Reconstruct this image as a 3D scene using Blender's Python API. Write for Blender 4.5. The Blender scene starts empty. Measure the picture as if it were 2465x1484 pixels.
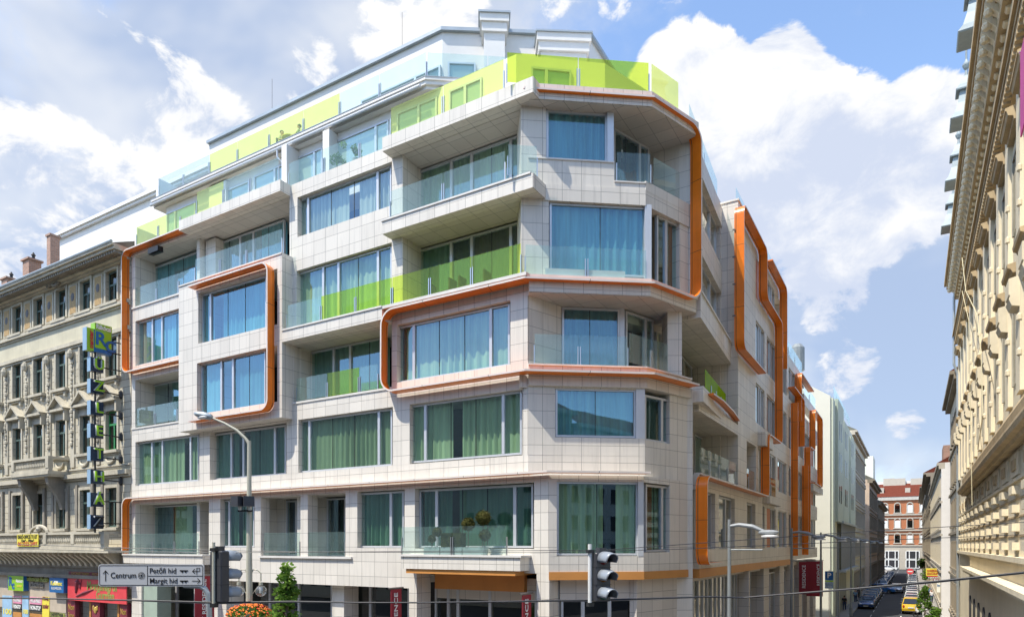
import bpy, bmesh, math, random
from mathutils import Vector, Matrix
random.seed(7)
R = math.radians
S = bpy.context.scene
COL = S.collection

# ---------------------------------------------------------------- camera
F_PX, HX, HY, CAMZ = 1620.0, 1232.5, 1312.0, 7.5     # focal length, centre column, horizon row of a 2465 px wide frame
YAW = math.atan(967.5 / F_PX)
cam_d = bpy.data.cameras.new("camera")
cam_d.sensor_width = 36.0
cam_d.lens = 36.0 * F_PX / 2465.0
cam_d.shift_y = (HY - 742.0) / 2465.0
cam_d.clip_start = 0.1
cam_d.clip_end = 3000
cam = bpy.data.objects.new("camera", cam_d)
cam.location = (0, 0, CAMZ)
cam.rotation_euler = (R(90), 0, YAW)
COL.objects.link(cam)
S.camera = cam

# ---------------------------------------------------------------- sun, sky, exposure
SUN_EL, SUN_AZ = 61.0, 206.5            # azimuth clockwise from +Y
sd = bpy.data.lights.new("sun", 'SUN')
sd.energy = 2.75
sd.angle = R(0.5)
sd.color = (1.0, 0.94, 0.82)
sun = bpy.data.objects.new("sun", sd)
sv = Vector((math.sin(R(SUN_AZ)) * math.cos(R(SUN_EL)), math.cos(R(SUN_AZ)) * math.cos(R(SUN_EL)), math.sin(R(SUN_EL))))
sun.rotation_euler = sv.to_track_quat('Z', 'Y').to_euler()
sun.location = (-20, -40, 90)
COL.objects.link(sun)
S.view_settings.view_transform = 'Standard'
S.view_settings.look = 'None'
S.view_settings.exposure = 1.1
S.view_settings.gamma = 1.0
S.cycles.max_bounces = 7; S.cycles.diffuse_bounces = 2; S.cycles.glossy_bounces = 3; S.cycles.transmission_bounces = 4; S.cycles.transparent_max_bounces = 10
S.cycles.caustics_reflective = False; S.cycles.caustics_refractive = False

def view_dir(x, y):
    """unit direction towards a point of the frame (used for the sky and to measure points on real planes)"""
    f = Vector((-math.sin(YAW), math.cos(YAW), 0)); r = Vector((math.cos(YAW), math.sin(YAW), 0))
    return f + r * ((x - HX) / F_PX) + Vector((0, 0, (HY - y) / F_PX))

def build_world():
    w = bpy.data.worlds.new("World"); S.world = w; w.use_nodes = True
    nt = w.node_tree; N = nt.nodes; L = nt.links; N.clear()
    w.cycles.sampling_method = 'MANUAL'; w.cycles.sample_map_resolution = 256
    out = N.new('ShaderNodeOutputWorld')
    sky = N.new('ShaderNodeTexSky'); sky.sky_type = 'NISHITA'; sky.sun_disc = False
    sky.sun_elevation = R(SUN_EL); sky.sun_rotation = R(SUN_AZ); sky.altitude = 100; sky.air_density = 1.0; sky.dust_density = 0.6; sky.ozone_density = 1.6
    bg = N.new('ShaderNodeBackground'); bg.inputs['Strength'].default_value = 0.15
    L.new(sky.outputs[0], bg.inputs[0])
    tc = N.new('ShaderNodeTexCoord')
    def math_(op, a, b=None, c=None, clamp=False):
        n = N.new('ShaderNodeMath'); n.operation = op; n.use_clamp = clamp
        for i, v in enumerate((a, b, c)):
            if v is None: continue
            if isinstance(v, (int, float)): n.inputs[i].default_value = v
            else: L.new(v, n.inputs[i])
        return n.outputs[0]
    def noise(scale, detail, rough, off, dist=0.0):
        m = N.new('ShaderNodeMapping'); m.inputs['Location'].default_value = off; m.inputs['Scale'].default_value = (1, 1, 1.5)
        L.new(tc.outputs['Generated'], m.inputs[0])
        n = N.new('ShaderNodeTexNoise'); n.inputs['Scale'].default_value = scale; n.inputs['Detail'].default_value = detail
        n.inputs['Roughness'].default_value = rough; n.inputs['Distortion'].default_value = dist
        L.new(m.outputs[0], n.inputs['Vector']); return n.outputs['Fac']
    def blob(x, y, rad, amp):
        """a cloud bank in a direction of the sky: falls from amp to 0 over an angular radius"""
        d = view_dir(x, y).normalized()
        dp = N.new('ShaderNodeVectorMath'); dp.operation = 'DOT_PRODUCT'
        L.new(tc.outputs['Generated'], dp.inputs[0]); dp.inputs[1].default_value = d
        c = math.cos(rad)
        mr = N.new('ShaderNodeMapRange'); mr.interpolation_type = 'SMOOTHSTEP'
        L.new(dp.outputs['Value'], mr.inputs[0]); mr.inputs[1].default_value = c; mr.inputs[2].default_value = 1.0 - (1 - c) * .15
        mr.inputs[3].default_value = 0; mr.inputs[4].default_value = amp
        return mr.outputs[0]
    n1 = noise(4.6, 6, .60, (3.1, 1.7, .4), .25)
    n2 = noise(3.4, 4, .55, (8.2, 4.4, 2.2), .2)
    # --- veil: broad lavender cloud over the left half and low haze streaks
    veil_b = [blob(300, 120, .55, .30), blob(800, 80, .34, .32), blob(60, 600, .30, .34), blob(1000, 60, .16, .2), blob(150, 450, .35, .12),
              blob(2040, 620, .16, .30), blob(1980, 760, .14, .22), blob(2120, 780, .12, .15), blob(2150, 1120, .24, .34), blob(2040, 1000, .22, .26)]
    v = veil_b[0]
    for b in veil_b[1:]: v = math_('ADD', v, b)
    v = math_('ADD', v, math_('MULTIPLY', math_('SUBTRACT', n1, .5), 1.7))
    mr = N.new('ShaderNodeMapRange'); L.new(v, mr.inputs[0]); mr.inputs[1].default_value = -.04; mr.inputs[2].default_value = .60; mr.inputs[3].default_value = 0; mr.inputs[4].default_value = .90
    mr.interpolation_type = 'SMOOTHSTEP'
    veil = mr.outputs[0]
    # --- cumulus heaps: bright, crisp tops
    cum_b = [blob(x, y, r / 1620, a) for x, y, r, a in ((1640, 235, 140, .9), (1725, 215, 120, .9), (1700, 330, 190, 1.0), (1870, 205, 120, .95), (1890, 290, 150, 1.0), (1820, 380, 200, .85), (1960, 380, 160, .95), (2050, 350, 130, .85),
             (2085, 320, 75, .7), (2205, 320, 120, .9), (2250, 350, 110, .9), (2150, 430, 170, .70), (1700, 450, 140, .8), (1960, 500, 190, .62), (1860, 540, 120, .5), (2110, 520, 120, .5), (1980, 640, 110, .55), (2000, 720, 100, .5), (2040, 880, 90, .42), (2180, 1020, 50, .36), (2230, 480, 110, .5),
             (720, 110, 90, .34), (735, 210, 60, .36), (480, 310, 130, .44), (375, 385, 90, .42), (110, 330, 80, .36), (60, 450, 190, .46), (200, 470, 160, .44), (20, 590, 150, .42), (1060, 20, 140, .36), (300, 400, 80, .30), (270, 500, 80, .36), (900, 30, 100, .30), (1480, 8, 40, .3), (1330, 5, 40, .28))]
    c = cum_b[0]
    for b in cum_b[1:]: c = math_('MAXIMUM', c, b)
    n3 = noise(11.0, 6, .62, (1.2, 9.4, 5.0), .35)
    n4 = noise(4.2, 2, .5, (5.5, 2.1, 7.7), .2)
    c = math_('ADD', c, math_('ADD', math_('MULTIPLY', math_('SUBTRACT', n3, .5), 1.7), math_('MULTIPLY', math_('SUBTRACT', n4, .5), .5)))
    mr2 = N.new('ShaderNodeMapRange'); L.new(c, mr2.inputs[0]); mr2.inputs[1].default_value = .25; mr2.inputs[2].default_value = .45; mr2.interpolation_type = 'SMOOTHSTEP'
    cum = mr2.outputs[0]
    # cloud colours: grey-lavender undersides, white tops
    def ramp(fac, a, b, lo, hi):
        m = N.new('ShaderNodeMapRange'); L.new(fac, m.inputs[0]); m.inputs[1].default_value = lo; m.inputs[2].default_value = hi; m.interpolation_type = 'SMOOTHSTEP'
        x = N.new('ShaderNodeMix'); x.data_type = 'RGBA'; L.new(m.outputs[0], x.inputs['Factor']); x.inputs['A'].default_value = (*a, 1); x.inputs['B'].default_value = (*b, 1)
        return x.outputs['Result']
    veil_c = ramp(n2, (.47, .58, .80), (.88, .91, .96), .38, .70)
    shade = math_('ADD', math_('MULTIPLY', n2, .50), math_('MULTIPLY', n3, .95))
    for b in (blob(1900, 500, .13, .10), blob(1740, 520, .06, .05), blob(2120, 590, .09, .07), blob(2030, 660, .1, .05)): shade = math_('SUBTRACT', shade, b)
    cum_c = ramp(shade, (.64, .71, .87), (1.0, 1.0, 1.0), .52, .84)
    b1 = N.new('ShaderNodeBackground'); L.new(veil_c, b1.inputs[0]); b1.inputs[1].default_value = .45
    b2 = N.new('ShaderNodeBackground'); L.new(cum_c, b2.inputs[0]); b2.inputs[1].default_value = .49
    m1 = N.new('ShaderNodeMixShader'); L.new(veil, m1.inputs[0]); L.new(bg.outputs[0], m1.inputs[1]); L.new(b1.outputs[0], m1.inputs[2])
    m2 = N.new('ShaderNodeMixShader'); L.new(cum, m2.inputs[0]); L.new(m1.outputs[0], m2.inputs[1]); L.new(b2.outputs[0], m2.inputs[2])
    L.new(m2.outputs[0], out.inputs['Surface'])
build_world()

# ---------------------------------------------------------------- measuring helpers (points on real planes of the place)
def onY(x, y, Y):
    d = view_dir(x, y); t = Y / d.y
    return Vector((d.x * t, Y, CAMZ + d.z * t))
def onX(x, y, X):
    d = view_dir(x, y); t = X / d.x
    return Vector((X, d.y * t, CAMZ + d.z * t))
def onG(x, y, z=0.0):
    d = view_dir(x, y); t = (z - CAMZ) / d.z
    return Vector((d.x * t, d.y * t, z))
def onD(x, y, depth):
    d = view_dir(x, y)
    return Vector((d.x * depth, d.y * depth, CAMZ + d.z * depth))
def XA(px, Y=21.3): return onY(px, 1000, Y).x
def YA(px, X): return onX(px, 1000, X).y

# ---------------------------------------------------------------- materials
MATS = {}
def new_mat(name):
    m = bpy.data.materials.new(name); m.use_nodes = True
    nt = m.node_tree; nt.nodes.clear()
    out = nt.nodes.new('ShaderNodeOutputMaterial')
    MATS[name] = m
    return m, nt, out
def nmix(nt, fac, a, b):
    x = nt.nodes.new('ShaderNodeMix'); x.data_type = 'RGBA'
    for k, v in (('Factor', fac), ('A', a), ('B', b)):
        if isinstance(v, (int, float)): x.inputs[k].default_value = v
        elif isinstance(v, tuple): x.inputs[k].default_value = (*v, 1)
        else: nt.links.new(v, x.inputs[k])
    return x.outputs['Result']
def nnoise(nt, scale, detail=4, coord='Object', sc=(1, 1, 1), rough=.6):
    tc = nt.nodes.new('ShaderNodeTexCoord'); mp = nt.nodes.new('ShaderNodeMapping'); mp.inputs['Scale'].default_value = sc
    nt.links.new(tc.outputs[coord], mp.inputs[0])
    n = nt.nodes.new('ShaderNodeTexNoise'); n.inputs['Scale'].default_value = scale; n.inputs['Detail'].default_value = detail; n.inputs['Roughness'].default_value = rough
    nt.links.new(mp.outputs[0], n.inputs['Vector'])
    return n.outputs['Fac']
def nramp(nt, f, lo, hi, a=0.0, b=1.0):
    m = nt.nodes.new('ShaderNodeMapRange'); nt.links.new(f, m.inputs[0])
    m.inputs[1].default_value = lo; m.inputs[2].default_value = hi; m.inputs[3].default_value = a; m.inputs[4].default_value = b
    return m.outputs[0]
def plain(name, col, rough=.6, metal=0.0, var=.12, scale=1.5, coat=0.0, bump=0.0, streak=0.0, spec=.5):
    m, nt, out = new_mat(name)
    p = nt.nodes.new('ShaderNodeBsdfPrincipled'); nt.links.new(p.outputs[0], out.inputs[0])
    p.inputs['Roughness'].default_value = rough; p.inputs['Metallic'].default_value = metal
    p.inputs['Coat Weight'].default_value = coat; p.inputs['Coat Roughness'].default_value = .08
    p.inputs['Specular IOR Level'].default_value = spec
    f = nnoise(nt, scale, 5)
    dark = tuple(c * (1 - var) for c in col); lite = tuple(min(1, c * (1 + var * .6)) for c in col)
    c = nmix(nt, nramp(nt, f, .3, .7), dark, lite)
    if streak:
        s = nnoise(nt, 2.2, 6, 'Object', (3.0, 3.0, .16), .7)
        c = nmix(nt, nramp(nt, s, .52, .75, 0, streak), c, tuple(x * .42 for x in col))
    nt.links.new(c, p.inputs['Base Color'])
    if bump:
        b = nt.nodes.new('ShaderNodeBump'); b.inputs['Strength'].default_value = bump; b.inputs['Distance'].default_value = .02
        nt.links.new(nnoise(nt, scale * 14, 4), b.inputs['Height']); nt.links.new(b.outputs[0], p.inputs['Normal'])
    return m
def tiled(name, col, tw, th, mortar, mcol, rough=.5, var=.05, offset=0.0, streak=.15, bump=.3, coord='UV'):
    """slabs, blocks or bricks laid in metres"""
    m, nt, out = new_mat(name)
    p = nt.nodes.new('ShaderNodeBsdfPrincipled'); nt.links.new(p.outputs[0], out.inputs[0]); p.inputs['Roughness'].default_value = rough
    tc = nt.nodes.new('ShaderNodeTexCoord')
    b = nt.nodes.new('ShaderNodeTexBrick'); b.offset = offset; b.squash = 1.0
    b.inputs['Scale'].default_value = 1.0; b.inputs['Brick Width'].default_value = tw; b.inputs['Row Height'].default_value = th
    b.inputs['Mortar Size'].default_value = mortar; b.inputs['Mortar Smooth'].default_value = .1; b.inputs['Bias'].default_value = 0
    b.inputs['Color1'].default_value = (*[c * (1 - var) for c in col], 1); b.inputs['Color2'].default_value = (*[min(1, c * (1 + var)) for c in col], 1)
    b.inputs['Mortar'].default_value = (*mcol, 1)
    nt.links.new(tc.outputs[coord], b.inputs['Vector'])
    f = nnoise(nt, .7, 6)
    c = nmix(nt, nramp(nt, f, .35, .75, 0, .16), b.outputs['Color'], tuple(x * .7 for x in col))
    s = nnoise(nt, 2.6, 6, 'Object', (2.5, 2.5, .14), .7)
    c = nmix(nt, nramp(nt, s, .50, .76, 0, streak), c, tuple(x * .45 for x in col))
    nt.links.new(c, p.inputs['Base Color'])
    if bump:
        bp = nt.nodes.new('ShaderNodeBump'); bp.inputs['Strength'].default_value = bump; bp.inputs['Distance'].default_value = .01; bp.invert = True
        nt.links.new(b.outputs['Fac'], bp.inputs['Height']); nt.links.new(bp.outputs[0], p.inputs['Normal'])
    return m
def glassy(name, tint, base=.10, gloss=1.0, ior=1.5, body=None, bodyfac=0.0, rough=0.0, gcol=(1, 1, 1), wob=0.0):
    """sheet glass: tinted transmission plus fresnel reflection, optional tinted body"""
    m, nt, out = new_mat(name)
    t = nt.nodes.new('ShaderNodeBsdfTransparent'); t.inputs[0].default_value = (*tint, 1)
    g = nt.nodes.new('ShaderNodeBsdfGlossy'); g.inputs['Roughness'].default_value = rough; g.inputs[0].default_value = (*gcol, 1)
    lw = nt.nodes.new('ShaderNodeLayerWeight'); lw.inputs[0].default_value = .5
    pw = nt.nodes.new('ShaderNodeMath'); pw.operation = 'POWER'; nt.links.new(lw.outputs['Facing'], pw.inputs[0]); pw.inputs[1].default_value = 3.0
    mm = nt.nodes.new('ShaderNodeMath'); mm.operation = 'MULTIPLY_ADD'; mm.use_clamp = True
    nt.links.new(pw.outputs[0], mm.inputs[0]); mm.inputs[1].default_value = gloss; mm.inputs[2].default_value = base
    src = t.outputs[0]
    if body:
        d = nt.nodes.new('ShaderNodeBsdfDiffuse'); d.inputs[0].default_value = (*body, 1)
        tr = nt.nodes.new('ShaderNodeBsdfTranslucent'); tr.inputs[0].default_value = (*body, 1)
        a = nt.nodes.new('ShaderNodeMixShader'); a.inputs[0].default_value = .5; nt.links.new(d.outputs[0], a.inputs[1]); nt.links.new(tr.outputs[0], a.inputs[2])
        mx = nt.nodes.new('ShaderNodeMixShader'); mx.inputs[0].default_value = bodyfac
        nt.links.new(src, mx.inputs[1]); nt.links.new(a.outputs[0], mx.inputs[2]); src = mx.outputs[0]
    if wob:
        bp = nt.nodes.new('ShaderNodeBump'); bp.inputs['Strength'].default_value = wob; bp.inputs['Distance'].default_value = .02
        nt.links.new(nnoise(nt, .55, 2), bp.inputs['Height']); nt.links.new(bp.outputs[0], g.inputs['Normal'])
    mx = nt.nodes.new('ShaderNodeMixShader'); nt.links.new(mm.outputs[0], mx.inputs[0]); nt.links.new(src, mx.inputs[1]); nt.links.new(g.outputs[0], mx.inputs[2])
    nt.links.new(mx.outputs[0], out.inputs[0])
    return m
def cloth(name, col, var=.25):
    m, nt, out = new_mat(name)
    d = nt.nodes.new('ShaderNodeBsdfDiffuse'); t = nt.nodes.new('ShaderNodeBsdfTranslucent')
    f = nnoise(nt, 5, 3, 'Object', (1, 1, .05))
    c = nmix(nt, nramp(nt, f, .3, .7), tuple(x * (1 - var) for x in col), tuple(min(1, x * (1 + var)) for x in col))
    nt.links.new(c, d.inputs[0]); nt.links.new(c, t.inputs[0])
    mx = nt.nodes.new('ShaderNodeMixShader'); mx.inputs[0].default_value = .25
    nt.links.new(d.outputs[0], mx.inputs[1]); nt.links.new(t.outputs[0], mx.inputs[2]); nt.links.new(mx.outputs[0], out.inputs[0])
    if len(name.split('_')) == 2:
        for i, k in enumerate((.72, 1.18)): cloth(name + '_v%d' % (i + 1), tuple(min(.85, x * k) for x in col), var)
    return m
def leafy(name, c1, c2):
    m, nt, out = new_mat(name)
    d = nt.nodes.new('ShaderNodeBsdfDiffuse'); t = nt.nodes.new('ShaderNodeBsdfTranslucent')
    f = nnoise(nt, 3.0, 4)
    c = nmix(nt, nramp(nt, f, .35, .65), c1, c2)
    nt.links.new(c, d.inputs[0]); nt.links.new(c, t.inputs[0])
    mx = nt.nodes.new('ShaderNodeMixShader'); mx.inputs[0].default_value = .35
    nt.links.new(d.outputs[0], mx.inputs[1]); nt.links.new(t.outputs[0], mx.inputs[2]); nt.links.new(mx.outputs[0], out.inputs[0])
    return m

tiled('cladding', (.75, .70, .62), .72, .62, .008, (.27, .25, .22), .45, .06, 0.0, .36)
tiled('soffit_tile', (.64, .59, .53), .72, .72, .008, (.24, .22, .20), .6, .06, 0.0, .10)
plain('coping', (.72, .69, .64), .55, 0, .12)
plain('white_render', (.80, .775, .74), .75, 0, .05)
plain('dark_core', (.06, .06, .06), .9)
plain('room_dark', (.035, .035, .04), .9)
plain('orange', (.93, .215, .008), .33, 0, .2, .6, coat=.12, streak=.22)
plain('orange_band', (.62, .27, .07), .45, 0, .10)
plain('trim_edge', (.74, .66, .60), .45, 0, .08)
plain('black_seal', (.02, .02, .02), .6)
plain('alu', (.62, .64, .67), .38, .35, .06)
plain('steel', (.55, .57, .58), .30, .8, .05)
plain('steel_dark', (.20, .18, .17), .4, .5, .1)
plain('lamp_grey', (.30, .32, .33), .5, .1, .08); plain('zinc', (.42, .46, .48), .45, .5, .10)
plain('lead_grey', (.25, .27, .27), .6, .2, .15)
glassy('window_glass', (.80, .92, .84), .17, .85, gcol=(.56, .80, 1.0), wob=.10)
glassy('street_window_glass', (.62, .72, .66), .42, .5, gcol=(1.0, .97, .88), wob=.15)
glassy('shop_glass', (.62, .70, .66), .10, .9, wob=.03)
glassy('clear_glass', (.90, .97, .96), .03, .35, body=(.62, .84, .82), bodyfac=.07)
glassy('green_glass', (.88, .97, .36), .025, .28, body=(.55, .80, .06), bodyfac=.08)
glassy('green_glass_pale', (.93, .985, .58), .04, .40, body=(.72, .88, .35), bodyfac=.08)
glassy('green_glass_deep', (.70, .92, .12), .01, .03, body=(.58, .82, .03), bodyfac=.6)
glassy('amber_glass', (.85, .62, .25), .02, .4, body=(.6, .32, .04), bodyfac=.12)
cloth('curtain_green', (.58, .73, .48)); cloth('curtain_teal', (.20, .36, .27)); cloth('curtain_skyreflect', (.22, .50, .60))  # green curtains upstairs too: the blue cloth paints in the sky's reflection
cloth('curtain_white', (.70, .72, .66)); cloth('curtain_brown', (.22, .17, .12)); cloth('curtain_orange', (.50, .16, .05)); cloth('curtain_dark', (.07, .12, .10))

# ---------------------------------------------------------------- mesh builder
class MB:
    count = 0
    def __init__(s): s.v = []; s.f = []; s.m = []
    def add(s, verts, faces, mi=0):
        b = len(s.v); s.v += [tuple(p) for p in verts]
        s.f += [tuple(i + b for i in f) for f in faces]; s.m += [mi] * len(faces)
    def eps(s, d):
        MB.count += 1
        return 0.0 if d < .05 else .0004 + .0056 * ((MB.count * .618034) % 1.0)      # every block a hair different: no two faces in one plane
    def box(s, x0, x1, y0, y1, z0, z1, mi=0):
        if x0 > x1: x0, x1 = x1, x0
        if y0 > y1: y0, y1 = y1, y0
        if z0 > z1: z0, z1 = z1, z0
        e = s.eps(min(x1 - x0, y1 - y0, z1 - z0)); x0 -= e; x1 += e; y0 -= e; y1 += e; z0 -= e; z1 += e
        s.add([(x0, y0, z0), (x1, y0, z0), (x1, y1, z0), (x0, y1, z0), (x0, y0, z1), (x1, y0, z1), (x1, y1, z1), (x0, y1, z1)],
              [(0, 3, 2, 1), (4, 5, 6, 7), (0, 1, 5, 4), (1, 2, 6, 5), (2, 3, 7, 6), (3, 0, 4, 7)], mi)
    def prism(s, poly, z0, z1, mi=0):
        a = sum(poly[i][0] * poly[(i + 1) % len(poly)][1] - poly[(i + 1) % len(poly)][0] * poly[i][1] for i in range(len(poly)))
        if a < 0: poly = poly[::-1]
        n = len(poly)
        s.add([(p[0], p[1], z0) for p in poly] + [(p[0], p[1], z1) for p in poly],
              [tuple(range(n))[::-1], tuple(range(n, 2 * n))] + [(i, (i + 1) % n, n + (i + 1) % n, n + i) for i in range(n)], mi)
    def fbox(s, F, s0, s1, o0, o1, z0, z1, mi=0):
        """box in a facade frame: s along the wall, o outwards, z up"""
        s0, s1 = min(s0, s1), max(s0, s1); o0, o1 = min(o0, o1), max(o0, o1); z0, z1 = min(z0, z1), max(z0, z1)
        e = s.eps(min(s1 - s0, o1 - o0, z1 - z0)); s0 -= e; s1 += e; o0 -= e; o1 += e; z0 -= e; z1 += e
        a = F.pt(s0, o0); b = F.pt(s1, o0); c = F.pt(s1, o1); d = F.pt(s0, o1)
        s.prism([a, b, c, d], min(z0, z1), max(z0, z1), mi)
    def fpoly(s, F, pts, o0, o1, mi=0):
        """outline in the (s, z) plane of a facade, given thickness from o0 to o1"""
        n = len(pts)
        A = [(*F.pt(p[0], o0), p[1]) for p in pts]; B = [(*F.pt(p[0], o1), p[1]) for p in pts]
        s.add(A + B, [tuple(range(n)), tuple(range(n, 2 * n))[::-1]] + [(i, n + i, n + (i + 1) % n, (i + 1) % n) for i in range(n)], mi)
    def tube(s, pts, r, n=8, mi=0, cap=True):
        pts = [Vector(p) for p in pts]; rs = r if isinstance(r, (list, tuple)) else [r] * len(pts)
        rings = []; up = None
        for i, p in enumerate(pts):
            t = (pts[min(i + 1, len(pts) - 1)] - pts[max(i - 1, 0)]).normalized()
            if up is None: up = Vector((0, 0, 1)) if abs(t.z) < .9 else Vector((0, 1, 0))
            x = t.cross(up).normalized(); up = x.cross(t).normalized()
            rings.append([p + (x * math.cos(a) + up * math.sin(a)) * rs[i] for a in (2 * math.pi * k / n for k in range(n))])
        b = [q for ring in rings for q in ring]; f = []
        for i in range(len(pts) - 1):
            for k in range(n): f.append((i * n + k, i * n + (k + 1) % n, (i + 1) * n + (k + 1) % n, (i + 1) * n + k))
        if cap: f.append(tuple(range(n))[::-1]); f.append(tuple(range((len(pts) - 1) * n, len(pts) * n)))
        s.add(b, f, mi)
    def lathe(s, c, prof, n=16, mi=0):
        c = Vector(c); V = []; f = []
        for (r, z) in prof:
            for k in range(n):
                a = 2 * math.pi * k / n; V.append(c + Vector((r * math.cos(a), r * math.sin(a), z)))
        for i in range(len(prof) - 1):
            for k in range(n): f.append((i * n + k, i * n + (k + 1) % n, (i + 1) * n + (k + 1) % n, (i + 1) * n + k))
        f.append(tuple(range(n))[::-1]); f.append(tuple(range((len(prof) - 1) * n, len(prof) * n)))
        s.add(V, f, mi)
    def ball(s, c, r, n=12, mi=0, sq=(1, 1, 1)):
        c = Vector(c); V = []; f = []; m = n // 2
        for i in range(m + 1):
            t = math.pi * i / m
            for k in range(n):
                a = 2 * math.pi * k / n
                V.append(c + Vector((r * sq[0] * math.sin(t) * math.cos(a), r * sq[1] * math.sin(t) * math.sin(a), r * sq[2] * math.cos(t))))
        for i in range(m):
            for k in range(n): f.append((i * n + k, (i + 1) * n + k, (i + 1) * n + (k + 1) % n, i * n + (k + 1) % n))
        s.add(V, f, mi)
    def build(s, name, mats, parent=None, smooth=False, bevel=0.0):
        me = bpy.data.meshes.new(name)
        me.from_pydata(s.v, [], s.f); me.update()
        if not isinstance(mats, (list, tuple)): mats = [mats]
        for m in mats: me.materials.append(MATS[m] if isinstance(m, str) else m)
        if len(mats) > 1: me.polygons.foreach_set('material_index', s.m)
        uv = me.uv_layers.new(name='metres')
        for p in me.polygons:
            n = p.normal
            if abs(n.z) > .75:
                for li in p.loop_indices:
                    q = me.vertices[me.loops[li].vertex_index].co; uv.data[li].uv = (q.x, q.y)
            else:
                t = Vector((-n.y, n.x, 0)).normalized()
                for li in p.loop_indices:
                    q = me.vertices[me.loops[li].vertex_index].co; uv.data[li].uv = (q.x * t.x + q.y * t.y, q.z)
        if smooth:
            me.polygons.foreach_set('use_smooth', [True] * len(me.polygons))
        o = bpy.data.objects.new(name, me); COL.objects.link(o)
        if parent: o.parent = parent; o.matrix_parent_inverse = world_of(parent).inverted()
        if bevel:
            b = o.modifiers.new('bevel', 'BEVEL'); b.width = bevel; b.segments = 2; b.limit_method = 'ANGLE'
        return o
def world_of(o):
    m = Matrix.LocRotScale(o.location, o.rotation_euler, o.scale)
    if o.parent: m = world_of(o.parent) @ o.matrix_parent_inverse @ m
    return m
class Fr:
    """facade frame: origin (x, y), direction along the wall, outward normal to its right"""
    def __init__(s, x, y, dx, dy):
        l = math.hypot(dx, dy); s.o = (x, y); s.d = (dx / l, dy / l); s.n = (dy / l, -dx / l)
    def pt(s, a, o): return (s.o[0] + s.d[0] * a + s.n[0] * o, s.o[1] + s.d[1] * a + s.n[1] * o)
    def col(s, px, o=0.0):
        """distance along the wall of what stands in a frame column, on the plane at offset o"""
        v = view_dir(px, 1000); x0, y0 = s.pt(0, o)
        return (x0 * v.y - y0 * v.x) / (s.d[1] * v.x - s.d[0] * v.y)
def zat(F, px, py, o=0.0):
    x, y = F.pt(F.col(px, o), o); d = -x * math.sin(YAW) + y * math.cos(YAW)
    return CAMZ + (HY - py) * d / F_PX
def tag(o, label=None, cat=None, group=None, kind=None):
    if label: o['label'] = label
    if cat: o['category'] = cat
    if group: o['group'] = group
    if kind: o['kind'] = kind
    return o
def empty(name, loc, label=None, cat=None, group=None, rz=0.0):
    o = bpy.data.objects.new(name, None); o.location = loc; o.rotation_euler = (0, 0, rz); o.empty_display_size = .3
    COL.objects.link(o); return tag(o, label, cat, group)
def copy_tree(o, parent=None):
    c = o.copy(); COL.objects.link(c)
    if parent: c.parent = parent; c.matrix_parent_inverse = o.matrix_parent_inverse.copy()
    for ch in list(o.children): copy_tree(ch, c)
    return c
def text_mesh(txt, size, depth=.004, spacing=1.0, align='CENTER', bold=0.0):
    """lettering as a mesh: built flat in x-z, facing -y"""
    cu = bpy.data.curves.new('lettering', 'FONT'); cu.body = txt; cu.size = size; cu.extrude = depth; cu.align_x = align; cu.align_y = 'CENTER'
    cu.space_character = spacing; cu.offset = bold; cu.resolution_u = 3
    o = bpy.data.objects.new('lettering', cu); COL.objects.link(o)
    dg = bpy.context.evaluated_depsgraph_get(); me = bpy.data.meshes.new_from_object(o.evaluated_get(dg))
    COL.objects.unlink(o); bpy.data.objects.remove(o); bpy.data.curves.remove(cu)
    me.transform(Matrix.Rotation(R(90), 4, 'X'))
    return me
def text(name, txt, size, loc, rz, mat, parent, width=None, roll=0.0, **k):
    me = text_mesh(txt, size, **k)
    if width:
        xs = [v.co.x for v in me.vertices]; w = max(xs) - min(xs)
        if w > 0: me.transform(Matrix.Scale(width / w, 4, (1, 0, 0)))
    me.materials.clear(); me.materials.append(MATS[mat])
    M = Matrix.Translation(Vector(loc)) @ Matrix.Rotation(rz, 4, 'Z') @ Matrix.Rotation(roll, 4, 'Y')
    me.transform(M)
    o = bpy.data.objects.new(name, me); COL.objects.link(o)
    o.parent = parent; o.matrix_parent_inverse = world_of(parent).inverted()
    return o
# ================================================================ the modern corner block
A0 = (-12.04, 21.3); A1 = (-11.19, 21.3); B0 = (-8.55, 23.9); B1 = (-8.42, 23.4); C0 = (-7.64, 26.45); E0 = (-8.19, 34.0)
FM = Fr(0, 21.3, 1, 0)
FA = Fr(*A0, B0[0] - A0[0], B0[1] - A0[1]); LA = math.dist(A0, B0)
FA1 = Fr(*A1, B1[0] - A1[0], B1[1] - A1[1]); LA1 = math.dist(A1, B1)
FB = Fr(*B0, C0[0] - B0[0], C0[1] - B0[1]); LB = math.dist(B0, C0)
FB1 = Fr(*B1, C0[0] - B1[0], C0[1] - B1[1]); LB1 = math.dist(B1, C0)
FC = Fr(*C0, E0[0] - C0[0], E0[1] - C0[1]); LC = math.dist(C0, E0)
FS = Fr(-7.4, 0, 0, 1)
XL, YEND = -37.33, 65.4
PM = [(XL, 21.3), A0, B0, C0]
PM1 = [(XL, 21.3), A1, B1, C0]

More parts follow.
